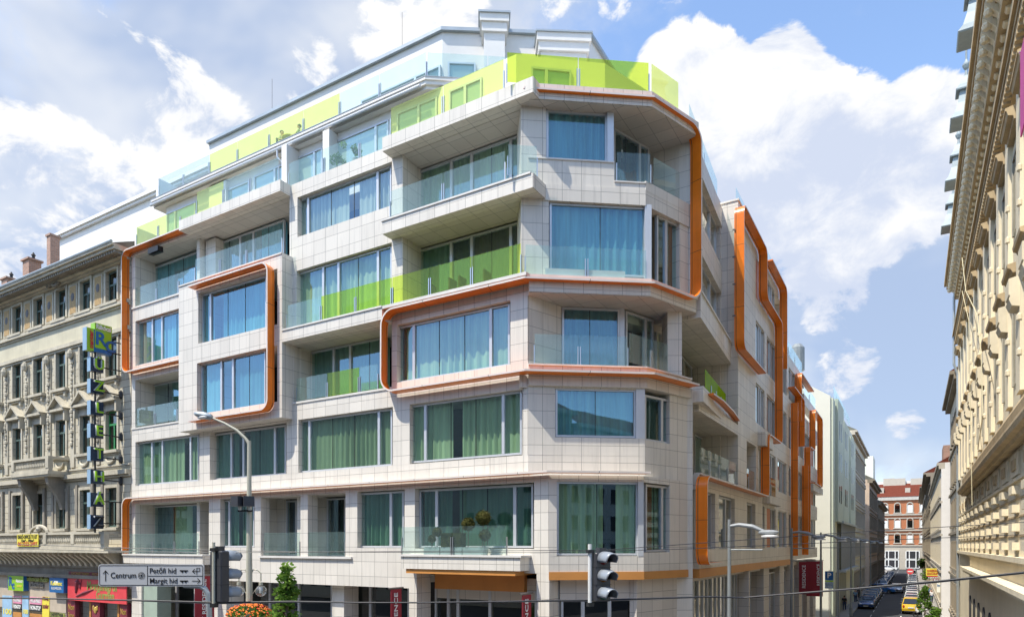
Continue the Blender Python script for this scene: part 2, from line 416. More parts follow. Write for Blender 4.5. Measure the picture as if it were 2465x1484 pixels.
def offs(P, o):
    """a wall line moved outwards by o, mitred at its corners"""
    out = []
    for i, p in enumerate(P):
        ns = []
        for j in (i - 1, i):
            if 0 <= j < len(P) - 1:
                dx, dy = P[j + 1][0] - P[j][0], P[j + 1][1] - P[j][1]; l = math.hypot(dx, dy); ns.append((dy / l, -dx / l))
        if len(ns) == 1: n = ns[0]; k = 1
        else:
            n = (ns[0][0] + ns[1][0], ns[0][1] + ns[1][1]); l = math.hypot(*n); n = (n[0] / l, n[1] / l); k = 1 / (n[0] * ns[0][0] + n[1] * ns[0][1])
        out.append((p[0] + n[0] * o * k, p[1] + n[1] * o * k))
    return out
def cut(P, u0, u1):
    """part of a wall line between two running lengths"""
    out = []; u = 0
    for i in range(len(P) - 1):
        l = math.dist(P[i], P[i + 1])
        for t in ((u0 - u) / l, (u1 - u) / l):
            pass
        a, b = max(u0, u), min(u1, u + l)
        if a < b:
            f = lambda q: (P[i][0] + (P[i + 1][0] - P[i][0]) * (q - u) / l, P[i][1] + (P[i + 1][1] - P[i][1]) * (q - u) / l)
            if not out: out.append(f(a))
            out.append(f(b))
        u += l
    return out
def band(mb, P, o0, o1, z0, z1, mi=0):
    a, b = offs(P, o0), offs(P, o1)
    for i in range(len(P) - 1):
        mb.prism([a[i], a[i + 1], b[i + 1], b[i]], z0, z1, mi)
def ribbon(name, P, path, o0, o1, parent, r=.45, t=.07, outer=0):
    """flat bent band standing off the wall: path in (running length, z), rounded bends, o0..o1 outwards"""
    pts = []
    for i, p in enumerate(path):
        if 0 < i < len(path) - 1:
            a = Vector(path[i - 1]) - Vector(p); b = Vector(path[i + 1]) - Vector(p)
            if abs(a.normalized().cross(b.normalized()) if False else a.normalized().x * b.normalized().y - a.normalized().y * b.normalized().x) > .2:
                rr = min(r, a.length * .49, b.length * .49); q0 = Vector(p) + a.normalized() * rr; q1 = Vector(p) + b.normalized() * rr; c = Vector(p) + (a.normalized() + b.normalized()) * rr
                for k in range(9):
                    th = k / 8 * math.pi / 2
                    pts.append(tuple(c - b.normalized() * rr * math.cos(th) - a.normalized() * rr * math.sin(th)))
                continue
        pts.append(tuple(p))
    L = [0]
    for i in range(len(P) - 1): L.append(L[-1] + math.dist(P[i], P[i + 1]))
    full = [pts[0]]
    for a, b in zip(pts, pts[1:]):      # break at the wall's corners
        c = [(u - a[0]) / (b[0] - a[0]) for u in L if abs(b[0] - a[0]) > 1e-6 and 1e-4 < (u - a[0]) / (b[0] - a[0]) < 1 - 1e-4]
        for f in sorted(c): full.append((a[0] + (b[0] - a[0]) * f, a[1] + (b[1] - a[1]) * f))
        full.append(b)
    pts = full
    sm = []
    for a, b in zip(pts, pts[1:]):      # joints of the sheet metal every few metres
        sm.append((a, False)); l = math.dist(a, b); n = int(l / 2.3)
        for q in range(n):
            f = (q + .5) / n; e = .008 / l
            sm.append(((a[0] + (b[0] - a[0]) * (f - e), a[1] + (b[1] - a[1]) * (f - e)), True)); sm.append(((a[0] + (b[0] - a[0]) * (f + e), a[1] + (b[1] - a[1]) * (f + e)), False))
    sm.append((pts[-1], False)); pts = [p for p, _ in sm]; joint = [j for _, j in sm]
    os_ = [o0, o0 + .07, o0 + .095, o1]; OF = {o: offs(P, o) for o in os_}
    def at(u, o):
        V = OF[o]; i = 0
        while i < len(L) - 2 and u > L[i + 1] + 1e-6: i += 1
        f = (u - L[i]) / (L[i + 1] - L[i]); return (V[i][0] + (V[i + 1][0] - V[i][0]) * f, V[i][1] + (V[i + 1][1] - V[i][1]) * f)
    mb = MB(); n = len(pts); rings = []
    for i in range(n):
        d = Vector(pts[min(i + 1, n - 1)]) - Vector(pts[max(i - 1, 0)])
        d1 = (Vector(pts[i]) - Vector(pts[i - 1])).normalized() if i else None; d2 = (Vector(pts[i + 1]) - Vector(pts[i])).normalized() if i < n - 1 else None
        d = ((d1 or Vector((0, 0))) + (d2 or Vector((0, 0)))).normalized(); m = Vector((-d.y, d.x))
        ring = []
        for sgn in (1, -1):
            for o in (os_ if sgn > 0 else os_[::-1]):
                u, z = pts[i][0] + m.x * t / 2 * sgn, pts[i][1] + m.y * t / 2 * sgn
                x, y = at(u, o); ring.append((x, y, z))
        rings.append(ring)
    V = [p for rg in rings for p in rg]; F = []; M = []
    mi = [0, 2, 0, 1, 1, 1, 1, 0] if outer else [0, 2, 0, 1, 0, 2, 0, 0]
    for i in range(n - 1):
        for k in range(8):
            F.append((i * 8 + k, i * 8 + (k + 1) % 8, (i + 1) * 8 + (k + 1) % 8, (i + 1) * 8 + k)); M.append(2 if joint[i] else mi[k])
    F.append(tuple(range(8))); M.append(0); F.append(tuple(range((n - 1) * 8, n * 8))[::-1]); M.append(0)
    mb.v, mb.f, mb.m = V, F, M
    o = mb.build(name, ['orange', 'trim_edge', 'black_seal'], parent)
    bm = bmesh.new(); bm.from_mesh(o.data); bmesh.ops.recalc_face_normals(bm, faces=bm.faces); bm.to_mesh(o.data); bm.free()
    return o

BLD = empty('apartment_building', (-20, 30, 0), 'long modern white tiled corner building with bent orange bands and lime green glass balconies', 'building')

def curtain_mesh(F, s0, s1, z0, z1, o, rnd, amp=.075, gap=None):
    mb = MB(); V = []; n = max(6, int((s1 - s0) / .055)); ph = rnd.random() * 6; fr = rnd.uniform(17, 23)
    for i in range(n + 1):
        s = s0 + (s1 - s0) * i / n
        a = amp * math.sin(s * fr + ph + 1.3 * math.sin(s * 3.1 + ph)) * (.6 + .4 * math.sin(s * 1.7 + ph * 2))
        x, y = F.pt(s, o + a); V += [(x, y, z0), (x, y, z1)]
    mb.add(V, [(2 * i, 2 * i + 2, 2 * i + 3, 2 * i + 1) for i in range(n)])
    return mb
WR = random.Random(11)
def window(par, F, pl, pr, z0, z1, o, mull=(), cur='curtain_green', seams=(), px=True, fw=.07, glass='window_glass', split=None, room=1.6, name='window'):
    """aluminium window: frame, one glass sheet, a curtain hanging behind (columns in frame pixels, or lengths)"""
    c = (lambda p: F.col(p, o)) if px else (lambda p: p)
    s0, s1 = c(pl), c(pr)
    if s0 > s1: s0, s1 = s1, s0
    mb = MB()
    mb.fbox(F, s0, s1, o - .07, o + .03, z0, z0 + fw); mb.fbox(F, s0, s1, o - .07, o + .03, z1 - fw, z1)
    mb.fbox(F, s0, s0 + fw, o - .07, o + .03, z0 + fw, z1 - fw); mb.fbox(F, s1 - fw, s1, o - .07, o + .03, z0 + fw, z1 - fw)
    for m in mull:
        s = c(m); mb.fbox(F, s - .06, s + .06, o - .07, o + .035, z0 + fw, z1 - fw)
    w = mb.build(name, 'alu', par)
    g = MB(); a, b = F.pt(s0 + fw * .6, o - .025), F.pt(s1 - fw * .6, o - .025); q0, q1 = z0 + fw * .6, z1 - fw * .6
    g.add([(*a, q0), (*b, q0), (*b, q1), (*a, q1)], [(0, 1, 2, 3)]); g.build('pane', glass, w)
    if seams:
        sm = MB()
        for m in seams:
            s = c(m); sm.fbox(F, s - .012, s + .012, o - .033, o - .014, z0 + fw, z1 - fw)
        sm.build('seam', 'black_seal', w)
    if cur:
        parts = [(s0 + .03, s1 - .03, cur)] if not split else [(s0 + (s1 - s0) * a + .03, s0 + (s1 - s0) * b - .03, k) for a, b, k in split]
        if not split and WR.random() < .6:
            g0 = WR.uniform(.12, .8); gw = WR.uniform(.04, .17); parts = [(s0 + .03, s0 + (s1 - s0) * g0, cur), (s0 + (s1 - s0) * (g0 + gw), s1 - .03, cur)]
        for a, b, k in parts:
            if k and k.count('_') == 1 and WR.random() < .6: k = k + WR.choice(('_v1', '_v2'))
            if k: curtain_mesh(F, a, b, z0 + .02, z1, o - .19, WR).build('curtain', k, w)
    return w
def rail(par, F, bounds, z, o, cols, h=1.08, px=True, ends=True):
    c = (lambda p: F.col(p, o)) if px else (lambda p: p)
    for i, k in enumerate(cols):
        a, b = c(bounds[i]), c(bounds[i + 1])
        if a > b: a, b = b, a
        m = MB(); m.fbox(F, a + .015, b - .015, o - .008, o + .008, z + .03, z + h)
        m.build('glass_panel', {'c': 'clear_glass', 'g': 'green_glass', 'a': 'amber_glass', 'd': 'green_glass_deep', 'p': 'green_glass_pale'}[k], par)
    for i, p in enumerate(bounds):
        if not ends and i in (0, len(bounds) - 1): continue
        a = c(p); m = MB()
        for d in ((-.045, .045) if 0 < i < len(bounds) - 1 else (0,)):
            m.fbox(F, a + d - .018, a + d + .018, o - .03, o + .03, z, z + h * .62)
        m.build('rail_post', 'steel', par)

# ---------------------------------------------------------------- walls, slabs, core
def modern_shell():
    w = MB(); c = MB(); sf = MB()
    X = XA
    # core (the rooms' back walls) and floor slabs
    core = MB()
    corepoly = offs(PM, -2.6); corepoly = [(XL + .3, 23.9)] + corepoly[1:] + [(-9.6, 30), (-9.6, YEND - .4), (XL + .3, YEND - .4)]
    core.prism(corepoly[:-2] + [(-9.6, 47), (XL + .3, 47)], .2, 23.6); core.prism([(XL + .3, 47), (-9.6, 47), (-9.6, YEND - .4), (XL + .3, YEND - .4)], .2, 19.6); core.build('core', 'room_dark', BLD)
    for z in (10.35, 13.8, 17.2, 20.65):
        band(c, PM, -2.7, -.06, z - .38, z - .02)
    # party wall at the left end, showing on the left of each storey
    w.box(XL - .03, XL + .30, 21.3, 40, 0, 23.55)
    # partitions between bays
    for x in (-32.05, -24.5, -18.3):
        w.box(x - .12, x + .12, 21.75, 24.2, 5.9, 23.5)
    fm = lambda a, b, z0, z1, o0=-.5, o1=0.0: w.fbox(FM, a, b, o0, o1, z0, z1)
    # storey 1 / ground beam
    fm(-30.3, -26.62, 5.77, 7.40); fm(-26.62, -20.72, 5.77, 6.93); fm(-20.72, -17.35, 5.77, 7.40); fm(-17.35, -11.19, 6.5, 7.38)
    fm(XL, -30.3, 6.55, 6.98, -.5, .5)
    c.fbox(FM, -26.66, -20.70, -.15, .10, 6.93, 7.02); c.fbox(FM, XL, -30.25, -.2, .56, 6.98, 7.05)
    # storey 1 pillars
    for a, b in ((X(503), X(530)), (X(613), X(628)), (X(832), X(860)), (X(974), X(999))): fm(a, b, 7.0, 9.8)
    fm(X(723), X(740), 6.95, 9.8, -.6, -.02)
    fm(X(1286), A1[0] - .02, 7.38, 9.8, -.5, 0)
    for px in (640, 745): pass
    w.box(XA(655, 22.8), XA(690, 22.8), 22.75, 23.0, 6.95, 9.9); w.box(XA(742, 22.8), XA(788, 22.8), 22.75, 23.0, 6.95, 9.9)
    w.box(XA(628, 21.8) - .3, XA(628, 21.8), 21.8, 23.2, 6.95, 9.9); w.box(XA(832, 21.8) + .02, XA(832, 21.8) + .5, 21.8, 23.2, 6.95, 9.9)
    # band 1-2 with its small step, all round
    band(w, PM1, -.5, 0, 9.8, 10.02); band(w, PM, -.5, 0.0, 10.02, 10.80)
    # storey 2 pillars
    for a, b in ((XL, X(326)), (X(480), X(505)), (X(690), X(718)), (X(946), X(986)), (X(1258), A0[0] - .02)): fm(a, b, 10.8, 13.25)
    # band 2-3
    fm(XL, -32.1, 13.22, 13.92); fm(-32.1, -24.4, 13.22, 13.6); fm(-24.45, -18.5, 13.22, 13.95); fm(-18.5, A0[0], 13.22, 14.18)
    c.fbox(FM, XL, -32.1, -.2, .04, 13.92, 14.0); c.fbox(FM, -24.4, -18.5, -.2, .04, 13.95, 14.03)
    # storey 3
    fm(XL, X(321), 13.9, 16.7); fm(-18.50, X(955), 14.0, 16.7); fm(X(1229), A0[0] - .02, 14.18, 16.7); fm(-18.5, A0[0], 16.55, 17.2)
    fm(XL, -32.1, 16.65, 17.42)
    # storey 4
    fm(XL, X(326), 17.42, 19.95); fm(XL, -32.1, 19.90, 20.6); fm(-24.45, X(714), 17.2, 20.0); fm(-24.45, -18.4, 20.0, 21.52); fm(-18.49, X(969), 17.2, 20.15)
    c.fbox(FM, XL, -32.1, -.2, .05, 20.6, 20.68)
    # storey 5
    fm(XL, X(321), 20.6, 23.5); fm(X(702), X(716), 21.5, 23.35); fm(-24.45, -18.4, 23.33, 24.0); fm(-18.49, X(969), 20.65, 23.5)
    w.box(XA(500, 22.1), XA(523, 22.1), 22.0, 22.6, 20.65, 23.4)
    fm(-24.62, -24.3, 20.6, 24.0, -.5, .0)
    # bay 2 box, standing 0.6 m out over storeys 3 and 4
    bo = .6; xl, xr = -32.1, -24.42
    fm(xl, xr, 13.28, 14.0, -.3, bo); fm(xl, xr, 16.55, 17.5, -.3, bo); fm(xl, xr, 20.02, 20.62, -.3, bo)
    fm(xl, XA(483, 20.9), 14.0, 16.55, -.3, bo); fm(xl, XA(486, 20.9), 17.5, 20.02, -.3, bo)
    for z0, z1 in ((14.0, 16.55), (17.5, 20.02)): fm(xr - .30, xr, z0, z1, -.3, bo)
    c.fbox(FM, xl, xr, -.3, bo + .04, 20.62, 20.68)
    # projecting slabs
    fm(-24.42, -18.5, 16.65, 17.14, -.5, bo); fm(-18.49, -11.5, 20.1, 20.6, -.5, .59); fm(-18.49, -11.5, 23.45, 24.0, -.5, .59); fm(-32.1, -24.55, 23.5, 24.0, -.5, .59)
    fm(XL, -32.1, 23.5, 23.98, -.5, .05)
    c.fbox(FM, -24.4, -18.5, .35, bo + .04, 17.14, 17.2); c.fbox(FM, -18.52, -11.6, .3, .63, 20.6, 20.66); c.fbox(FM, -18.9, A0[0] + .25, -.4, .60, 17.07, 17.19)
    fm(XA(966, 20.6), XA(1252, 20.6), 6.6, 7.08, 0, .7); c.fbox(FM, XA(962, 20.6), XA(1256, 20.6), -.1, .76, 7.08, 7.15)
    # soffits of the recessed balconies
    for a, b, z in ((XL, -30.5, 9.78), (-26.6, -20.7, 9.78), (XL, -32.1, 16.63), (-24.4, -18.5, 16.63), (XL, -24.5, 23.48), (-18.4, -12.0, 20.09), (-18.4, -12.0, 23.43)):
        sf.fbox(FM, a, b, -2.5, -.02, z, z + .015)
    # side walls of the recesses
    for x, z0, z1 in ((X(969) - .02, 17.2, 20.1), (X(969) - .02, 20.65, 23.4), (-24.40, 14.0, 16.6), (XL + .3, 7, 9.75), (XL + .3, 13.95, 16.6), (XL + .3, 20.6, 23.4)):
        w.box(x - .15, x + .0, 21.35, 23.6, z0, z1)
    # ---- facet A
    fa = lambda a, b, z0, z1, o0=-.5, o1=0.0, mi=0: w.fbox(FA, a, b, o0, o1, z0, z1, mi)
    ca, cb = (lambda px, o=0: FA.col(px, o)), (lambda px, o=0: FB.col(px, o))
    w.fbox(FA1, 0, LA1, -.5, 0, 6.55, 7.12); w.fbox(FA1, 0, FA1.col(1340), -.5, 0, 7.12, 9.8); w.fbox(FA1, FA1.col(1536), LA1, -.4, .01, 7.12, 9.8, 1)
    fa(0, ca(1336), 10.8, 13.3); fa(ca(1336), LA, 10.8, 11.45); fa(ca(1531), LA, 11.45, 13.3, -.3, .01, 1); fa(-.3, LA, 13.25, 13.75)
    band(w, [A0, B0, C0], -1.5, .12, 13.3, 14.02); band(c, [A0, B0, C0], -1.2, .16, 14.02, 14.08)
    # storey 3 of the facet: wall curving in to a recessed window
    q = FA.pt(ca(1352, -1.0), -1.0); q2 = FA.pt(ca(1352, -1.0), -1.5)
    w.prism([A0, q, q2, (A0[0] - .3, 22.6)], 14.0, 16.7)
    fa(ca(1492, -1.0), ca(1503, -1.0), 14.0, 16.7, -1.3, -.98, 1)
    w.fbox(FB, .3, LB, -2.0, -1.3, 16.2, 16.7)
    # band 3-4
    band(w, [A0, B0, C0], -1.6, .35, 16.6, 17.1); band(c, [A0, B0, C0], -.3, .42, 17.1, 17.2)
    # storey 4
    fa(-.25, ca(1321), 17.2, 20.1, -1.3, 0); fa(ca(1568), LA, 17.2, 20.1, -.3, .02, 1); band(w, [A0, B0, C0], -1.6, .05, 20.05, 20.65); w.fbox(FB, 0, LB, -.5, .052, 20.6, 20.95)
    fa(0, ca(1478), 20.65, 21.55, -.4, .02); c.fbox(FA, 0, ca(1478), -.3, .06, 21.55, 21.60)
    fa(ca(1478), LA, 20.6, 20.85, -.4, .03); c.fbox(FA, ca(1478), LA + .02, -.3, .07, 20.85, 20.9)
    # storey 5
    fa(-.25, ca(1314), 20.65, 23.5, -1.3, 0); fa(ca(1462), ca(1477), 21.55, 23.5, -.35, .02, 1)
    band(w, [A0, B0, C0], -1.9, .45, 23.45, 24.0)
    band(sf, [A0, B0, C0], -2.0, .40, 23.425, 23.44)
    band(sf, [A0, B0, C0], -1.7, .32, 16.575, 16.59)
    # right wall of the storey 5 recess, and street end of the corner
    w.box(C0[0] - 1.9, C0[0] + .1, C0[1] - .02, C0[1] + .4, 17.0, 24.0)
    # storey 3 pillar between corner and street
    pf = Fr(*FB.pt(LB * .62, -.25), math.cos(YAW), math.sin(YAW)); w.fbox(pf, 0, .55, -1.0, .0, 14.0, 16.7)
    # ---- facet B
    w.fbox(FB1, 0, LB1, -.5, 0, 6.55, 7.25); w.fbox(FB1, FB1.col(1612), LB1, -.5, 0, 7.25, 9.8); band(w, [B0, C0], -.5, .004, 10.78, 11.4)
    w.fbox(FB, cb(1612), LB, -.5, 0, 11.4, 13.3);  w.fbox(FB, cb(1636), LB, -.4, 0, 17.2, 20.05)
    # ---- piers on the street side
    p1 = Fr(*onD(1622, 1200, 26.55).xy, math.cos(YAW), math.sin(YAW)); w.fbox(p1, 0, .74, -1.3, 0, 0, 13.85); c.fbox(p1, -.05, .79, -1.3, .05, 13.85, 13.93)
    w.box(-8.25, -7.4, 34.0, 36.0, 6.5, 24.4); c.box(-8.3, -7.36, 33.96, 36, 24.4, 24.48)
    w.box(-9.9, -8.24, 33.9, 34.3, 6.5, 24.0)
    # street wall between corner and the tall pier (storeys 3-5)
    w.fbox(FC, 0, LC, -.4, 0, 20.0, 21.3); w.fbox(FC, 0, LC, -.4, .02, 23.3, 24.2); w.fbox(FC, 0, LC, -1.5, .45, 16.45, 17.45); c.fbox(FC, 0, LC, -.2, .5, 17.45, 17.52)
    w.fbox(FC, 0, LC, -1.5, .55, 13.15, 13.75); w.fbox(FC, 0, LC, -1.9, -1.5, 13.7, 16.5)
    w.fbox(FC, 0, LC * .12, -.4, 0, 17.4, 24)
    # street wall storeys 1-2 beyond the corner pier
    fs = lambda a, b, z0, z1, o0=-.5, o1=0.0: w.fbox(FS, a, b, o0, o1, z0, z1)
    fs(27.0, 40, 6.55, 7.35); fs(27, 40, 9.75, 10.35); fs(27, 40, 12.9, 13.4); fs(27, 40, 12.95, 13.25, -2.3, -.4); c.fbox(FS, 27, 40, -.2, .06, 10.35, 10.42)
    fs(29.6, 30.2, 7.35, 9.75); fs(33.3, 34.6, 7.35, 9.75); fs(38.2, 40.2, 7.3, 9.8); fs(38.4, 38.9, 10.3, 13.0)
    w.box(-9.6, -9.2, 27, 40, 10.3, 13.3); w.box(-9.2, -7.5, 39.2, 39.8, 10.3, 13.2)
    # street front of storeys 3-5 beyond the tall pier, and 1-2 beyond Y=40
    fs(36.0, YEND, 13.0, 14.2); fs(36.0, YEND, 16.4, 17.6); fs(36, 57, 19.8, 20.6); fs(57, YEND, 18.6, 19.4); fs(36, 47, 20.5, 21.0); fs(36, 47, 23.2, 24.1); w.box(-12, -7.45, 46.6, 47, 20, 24.1); fs(40, YEND, 6.5, 7.35); fs(40, YEND, 9.75, 10.9)
    return w, c, sf
wall_mb, cop_mb, sof_mb = modern_shell()
# street bays: pillars and windows set as one rhythm of storeys
SB = [(36.0, 38.3, 40.8), (40.8, 41.5, 44.4), (44.4, 45.2, 48.6), (48.6, 49.5, 52.4), (52.4, 53.1, 56.6), (56.6, 57.4, 60.4), (60.4, 61.2, 64.6)]
STO = [(7.35, 9.75), (10.9, 13.0), (14.2, 16.4), (17.6, 19.8), (21.0, 23.2)]
for (a, b, e) in SB:
    for k, (z0, z1) in enumerate(STO):
        if (k < 2 and a < 40) or (k == 4 and e > 47) or (k == 3 and e > 57): continue
        wall_mb.fbox(FS, a, b, -.5, 0, z0, z1)
# bay boxes that stand out from the street front under the bands
for y0, y1, z0, z1 in ((38.9, 41.2, 13.0, 13.75), (59.5, 66.0, 12.0, 12.55), (40.2, 44, 9.9, 10.3)):
    wall_mb.fbox(FS, y0, y1, -.1, .4, z0, z1)
wall_mb.build('wall', ['cladding', 'alu'], BLD)
cop_mb.build('coping', 'coping', BLD)

def pieces(mb, name, mat, par):
    """one part per separate block"""
    for i in range(0, len(mb.f), 6):
        vs = sorted({v for f in mb.f[i:i + 6] for v in f}); b = vs[0]
        m = MB(); m.add([mb.v[v] for v in vs], [tuple(v - b for v in f) for f in mb.f[i:i + 6]]); m.build(name, mat, par)
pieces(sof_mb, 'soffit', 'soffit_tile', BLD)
wall_mb = cop_mb = sof_mb = None

# ---------------------------------------------------------------- windows of the main front
W = window
W(BLD, FM, 350, 503, 7.1, 9.72, -1.1, (368, 483), 'curtain_teal', (420,), split=[(0, .12, 'curtain_dark'), (.12, .42, 'curtain_dark'), (.42, .72, 'curtain_green'), (.72, 1, 'curtain_dark')])
W(BLD, FM, 531, 613, 7.42, 9.75, -.25, (553,), 'curtain_teal', (587,))
W(BLD, FM, 690, 722, 7.0, 9.7, -1.45, (714,), None); W(BLD, FM, 788, 832, 7.0, 9.7, -1.45, (), 'curtain_dark')
W(BLD, FM, 861, 973, 7.42, 9.75, -.25, (942,), 'curtain_teal')
W(BLD, FM, 1011, 1284, 7.42, 9.75, -.28, (1052, 1240), 'curtain_teal', (1113, 1173))
W(BLD, FM, 327, 479, 10.83, 13.2, -.2, (367, 392, 460), 'curtain_green', (425,))
W(BLD, FM, 506, 689, 10.83, 13.15, -.35, (558, 587, 663), 'curtain_teal', (625,))
W(BLD, FM, 719, 945, 10.83, 13.2, -.2, (746, 913), 'curtain_green', (800, 853))
W(BLD, FM, 988, 1257, 10.86, 13.2, -.2, (1025, 1212), 'curtain_green', (1085, 1145))
W(BLD, FM, 350, 454, 13.97, 16.6, -1.1, (368,), 'curtain_teal', (404, 441), split=[(0, .2, 'curtain_dark'), (.2, .55, None), (.55, 1, 'curtain_teal')])
W(BLD, FM, 485, 640, 14.02, 16.55, .35, (534, 562), 'curtain_skyreflect', (600,))
W(BLD, FM, 740, 930, 14.0, 16.6, -1.1, (804, 844), 'curtain_teal', (889,))
W(BLD, FM, 956, 1228, 14.2, 16.52, -.22, (997, 1182), 'curtain_green', (1057, 1118), split=[(0, .06, 'curtain_brown'), (.06, 1, 'curtain_green')])
W(BLD, FM, 327, 454, 17.45, 19.88, -.2, (368, 391), 'curtain_skyreflect', (425,), split=[(0, .28, 'curtain_white'), (.28, 1, 'curtain_skyreflect')])
W(BLD, FM, 487, 642, 17.52, 20.0, .35, (508,), 'curtain_skyreflect', (548, 590))
W(BLD, FM, 714, 944, 17.25, 19.97, -.2, (779, 816, 911), 'curtain_green', (862,))
W(BLD, FM, 1007, 1272, 17.25, 20.0, -1.2, (1087, 1136, 1230), 'curtain_brown', (1183,), split=[(0, .3, 'curtain_teal'), (.3, .5, 'curtain_dark'), (.5, 1, 'curtain_brown')])
W(BLD, FM, 349, 500, 20.68, 23.3, -1.15, (367, 480), 'curtain_skyreflect', (404, 441), split=[(0, .12, 'curtain_green'), (.12, 1, 'curtain_skyreflect')])
W(BLD, FM, 527, 685, 20.68, 23.35, -1.15, (579, 611), 'curtain_white', (552, 646), split=[(0, .62, 'curtain_white'), (.62, 1, 'curtain_skyreflect')])
W(BLD, FM, 713, 943, 21.56, 23.33, -.22, (743, 910), 'curtain_white', (797, 852))
W(BLD, FM, 1007, 1272, 20.7, 23.35, -1.2, (1087, 1136, 1230), 'curtain_green', (1183,))
# corner facets
W(BLD, FA1, 1340, 1535, 7.15, 9.8, -.12, (), 'curtain_green', (1437,)); W(BLD, FB1, 1553, 1611, 7.28, 9.75, -.15, (1592,), 'curtain_teal', (1575,), split=[(0, .42, 'curtain_orange'), (.42, 1, 'curtain_teal')])
W(BLD, FA, 1337, 1530, 11.48, 13.26, -.10, (), 'curtain_skyreflect', (1433,)); W(BLD, FB, 1551, 1611, 11.42, 13.12, -.15, (1592,), 'curtain_dark')
W(BLD, FA, 1353, 1491, 14.05, 16.55, -1.0, (), 'curtain_skyreflect', (1420,)); W(BLD, FB, 1506, 1572, 14.05, 16.5, -1.1, (1553,), None)
W(BLD, FA, 1323, 1567, 17.45, 20.04, -.12, (), 'curtain_skyreflect', (1445,)); W(BLD, FB, 1580, 1637, 17.25, 20.04, -.15, (1602,), 'curtain_brown')
W(BLD, FA, 1315, 1461, 21.62, 23.42, -.12, (), 'curtain_skyreflect'); W(BLD, FB, 1477, 1561, 20.9, 23.4, -1.25, (1539,), 'curtain_dark', (1506,))
# street side
for z0, z1, o in ((21.3, 23.3, -.25), (17.5, 20.0, -.25)): W(BLD, FC, LC * .14, LC * .97, z0, z1, o, (LC * .75,), 'curtain_white', (LC * .45,), px=False, glass='street_window_glass')
W(BLD, FC, .3, LC - .3, 13.8, 16.4, -1.4, (1.2, 2.6, 4.0, 5.4), 'curtain_white', px=False, glass='street_window_glass')  # white curtain lightens this window in place of whitish reflections on the glass
for a, b in ((27.2, 29.6), (30.2, 33.3), (34.6, 38.2)): W(BLD, FS, a, b, 7.37, 9.73, -.2, ((a + b) / 2 + .4,), 'curtain_white', px=False, glass='street_window_glass')
for a, b in ((29, 32), (32.6, 38.0)): W(BLD, FS, a, b, 10.4, 12.9, -1.75, ((a + b) / 2,), 'curtain_dark', px=False)
rs = random.Random(5); plain('shutter_orange', (.55, .17, .05), .5, 0, .15)
for bi, (a, b, e) in enumerate(SB):
    for k, (z0, z1) in enumerate(STO):
        if (k < 2 and a < 40) or (k == 4 and e > 47) or (k == 3 and e > 57): continue
        m = b + (e - b) * .45
        kind = [[(0, .45, 'curtain_orange'), (.45, 1, 'curtain_dark')], [(0, 1, 'curtain_white')], [(0, .5, 'curtain_orange'), (.5, 1, None)], [(0, 1, 'curtain_dark')]][(bi + k * 2 + rs.randint(0, 1)) % 4]
        W(BLD, FS, b, e, z0, z1, -.09, (m, m + .55), 'x', px=False, split=kind, glass='street_window_glass')
        if kind[0][2] == 'curtain_orange':
            sh = MB(); sh.fbox(FS, b + .05, b + (e - b) * .45 - .08, -.085, -.03, z0 + .05, z1 - .05); sh.build('shutter', 'shutter_orange', BLD)

# ---------------------------------------------------------------- glass balustrades
rail(BLD, FM, [312, 367, 420, 479], 7.05, .46, 'ccc')
rail(BLD, FM, [636, 722], 7.02, -.06, 'c'); rail(BLD, FM, [741, 831], 7.02, -.06, 'c')
rail(BLD, FM, [968, 1088, 1220], 7.15, .66, 'cc')
rail(BLD, FM, [319, 374, 427, 455], 14.0, -.06, 'ccc')
rail(BLD, FM, [714, 788, 865, 910], 14.03, -.06, 'cgc')
rail(BLD, FM, [690, 773, 856, 944, 1035, 1136, 1254], 17.2, .5, 'cggggg')
rail(BLD, FA, [1264, 1412, 1556], 17.2, .3, 'cc'); rail(BLD, FA, [1286, 1394, 1511], 14.08, .1, 'cc'); rail(BLD, FB, [1514, 1568, 1608], 14.08, .05, 'cc', ends=False)
rail(BLD, FM, [940, 1067, 1216], 20.66, .55, 'cc'); rail(BLD, FA, [1222, 1293], 20.66, .45, 'c')
rail(BLD, FA, [1484, 1566], 20.9, 0, 'c'); rail(BLD, FB, [1573, 1636], 20.95, 0, 'c', ends=False)
rail(BLD, FM, [325, 377, 430, 469], 20.68, -.04, 'ccc'); rail(BLD, FM, [470, 530, 594, 679], 20.68, .56, 'ccc')
rail(BLD, FM, [329, 381, 435, 472], 23.98, .0, 'ppp'); rail(BLD, FM, [474, 538, 602, 671], 24.0, .54, 'pcc')
rail(BLD, FM, [696, 780, 866, 938], 24.0, -.06, 'ccc')
rail(BLD, FM, [941, 1067, 1213], 24.0, .54, 'pp'); rail(BLD, FA, [1220, 1392, 1562], 24.0, .36, 'gg'); rail(BLD, FB, [1568, 1633], 24.0, .36, 'p', ends=False)
rail(BLD, FC, [1.7, 3.0, 4.2, 5.5, 6.9], 13.75, .3, 'dddd', px=False, ends=False)
rail(BLD, FS, [27.3, 28.8, 30.4, 32.0, 33.6, 35.2, 36.6, 38.2], 10.42, -.05, 'cccccac', px=False, ends=False)
rail(BLD, FC, [.5, 3.5, 6.9], 24.2, -.1, 'cc', px=False, ends=False); rail(BLD, FS, [34.2, 37, 40, 43.5, 46.8], 24.1, -.15, 'cccc', px=False, ends=False); rail(BLD, FS, [47.3, 50, 53, 56.6], 20.6, -.1, 'ccc', px=False, ends=False); rail(BLD, FS, [57.3, 61, 65], 19.4, -.1, 'cc', px=False, ends=False)
rail(BLD, FS, [40.2, 41.6, 43.2], 10.4, .2, 'ca', px=False, ends=False)

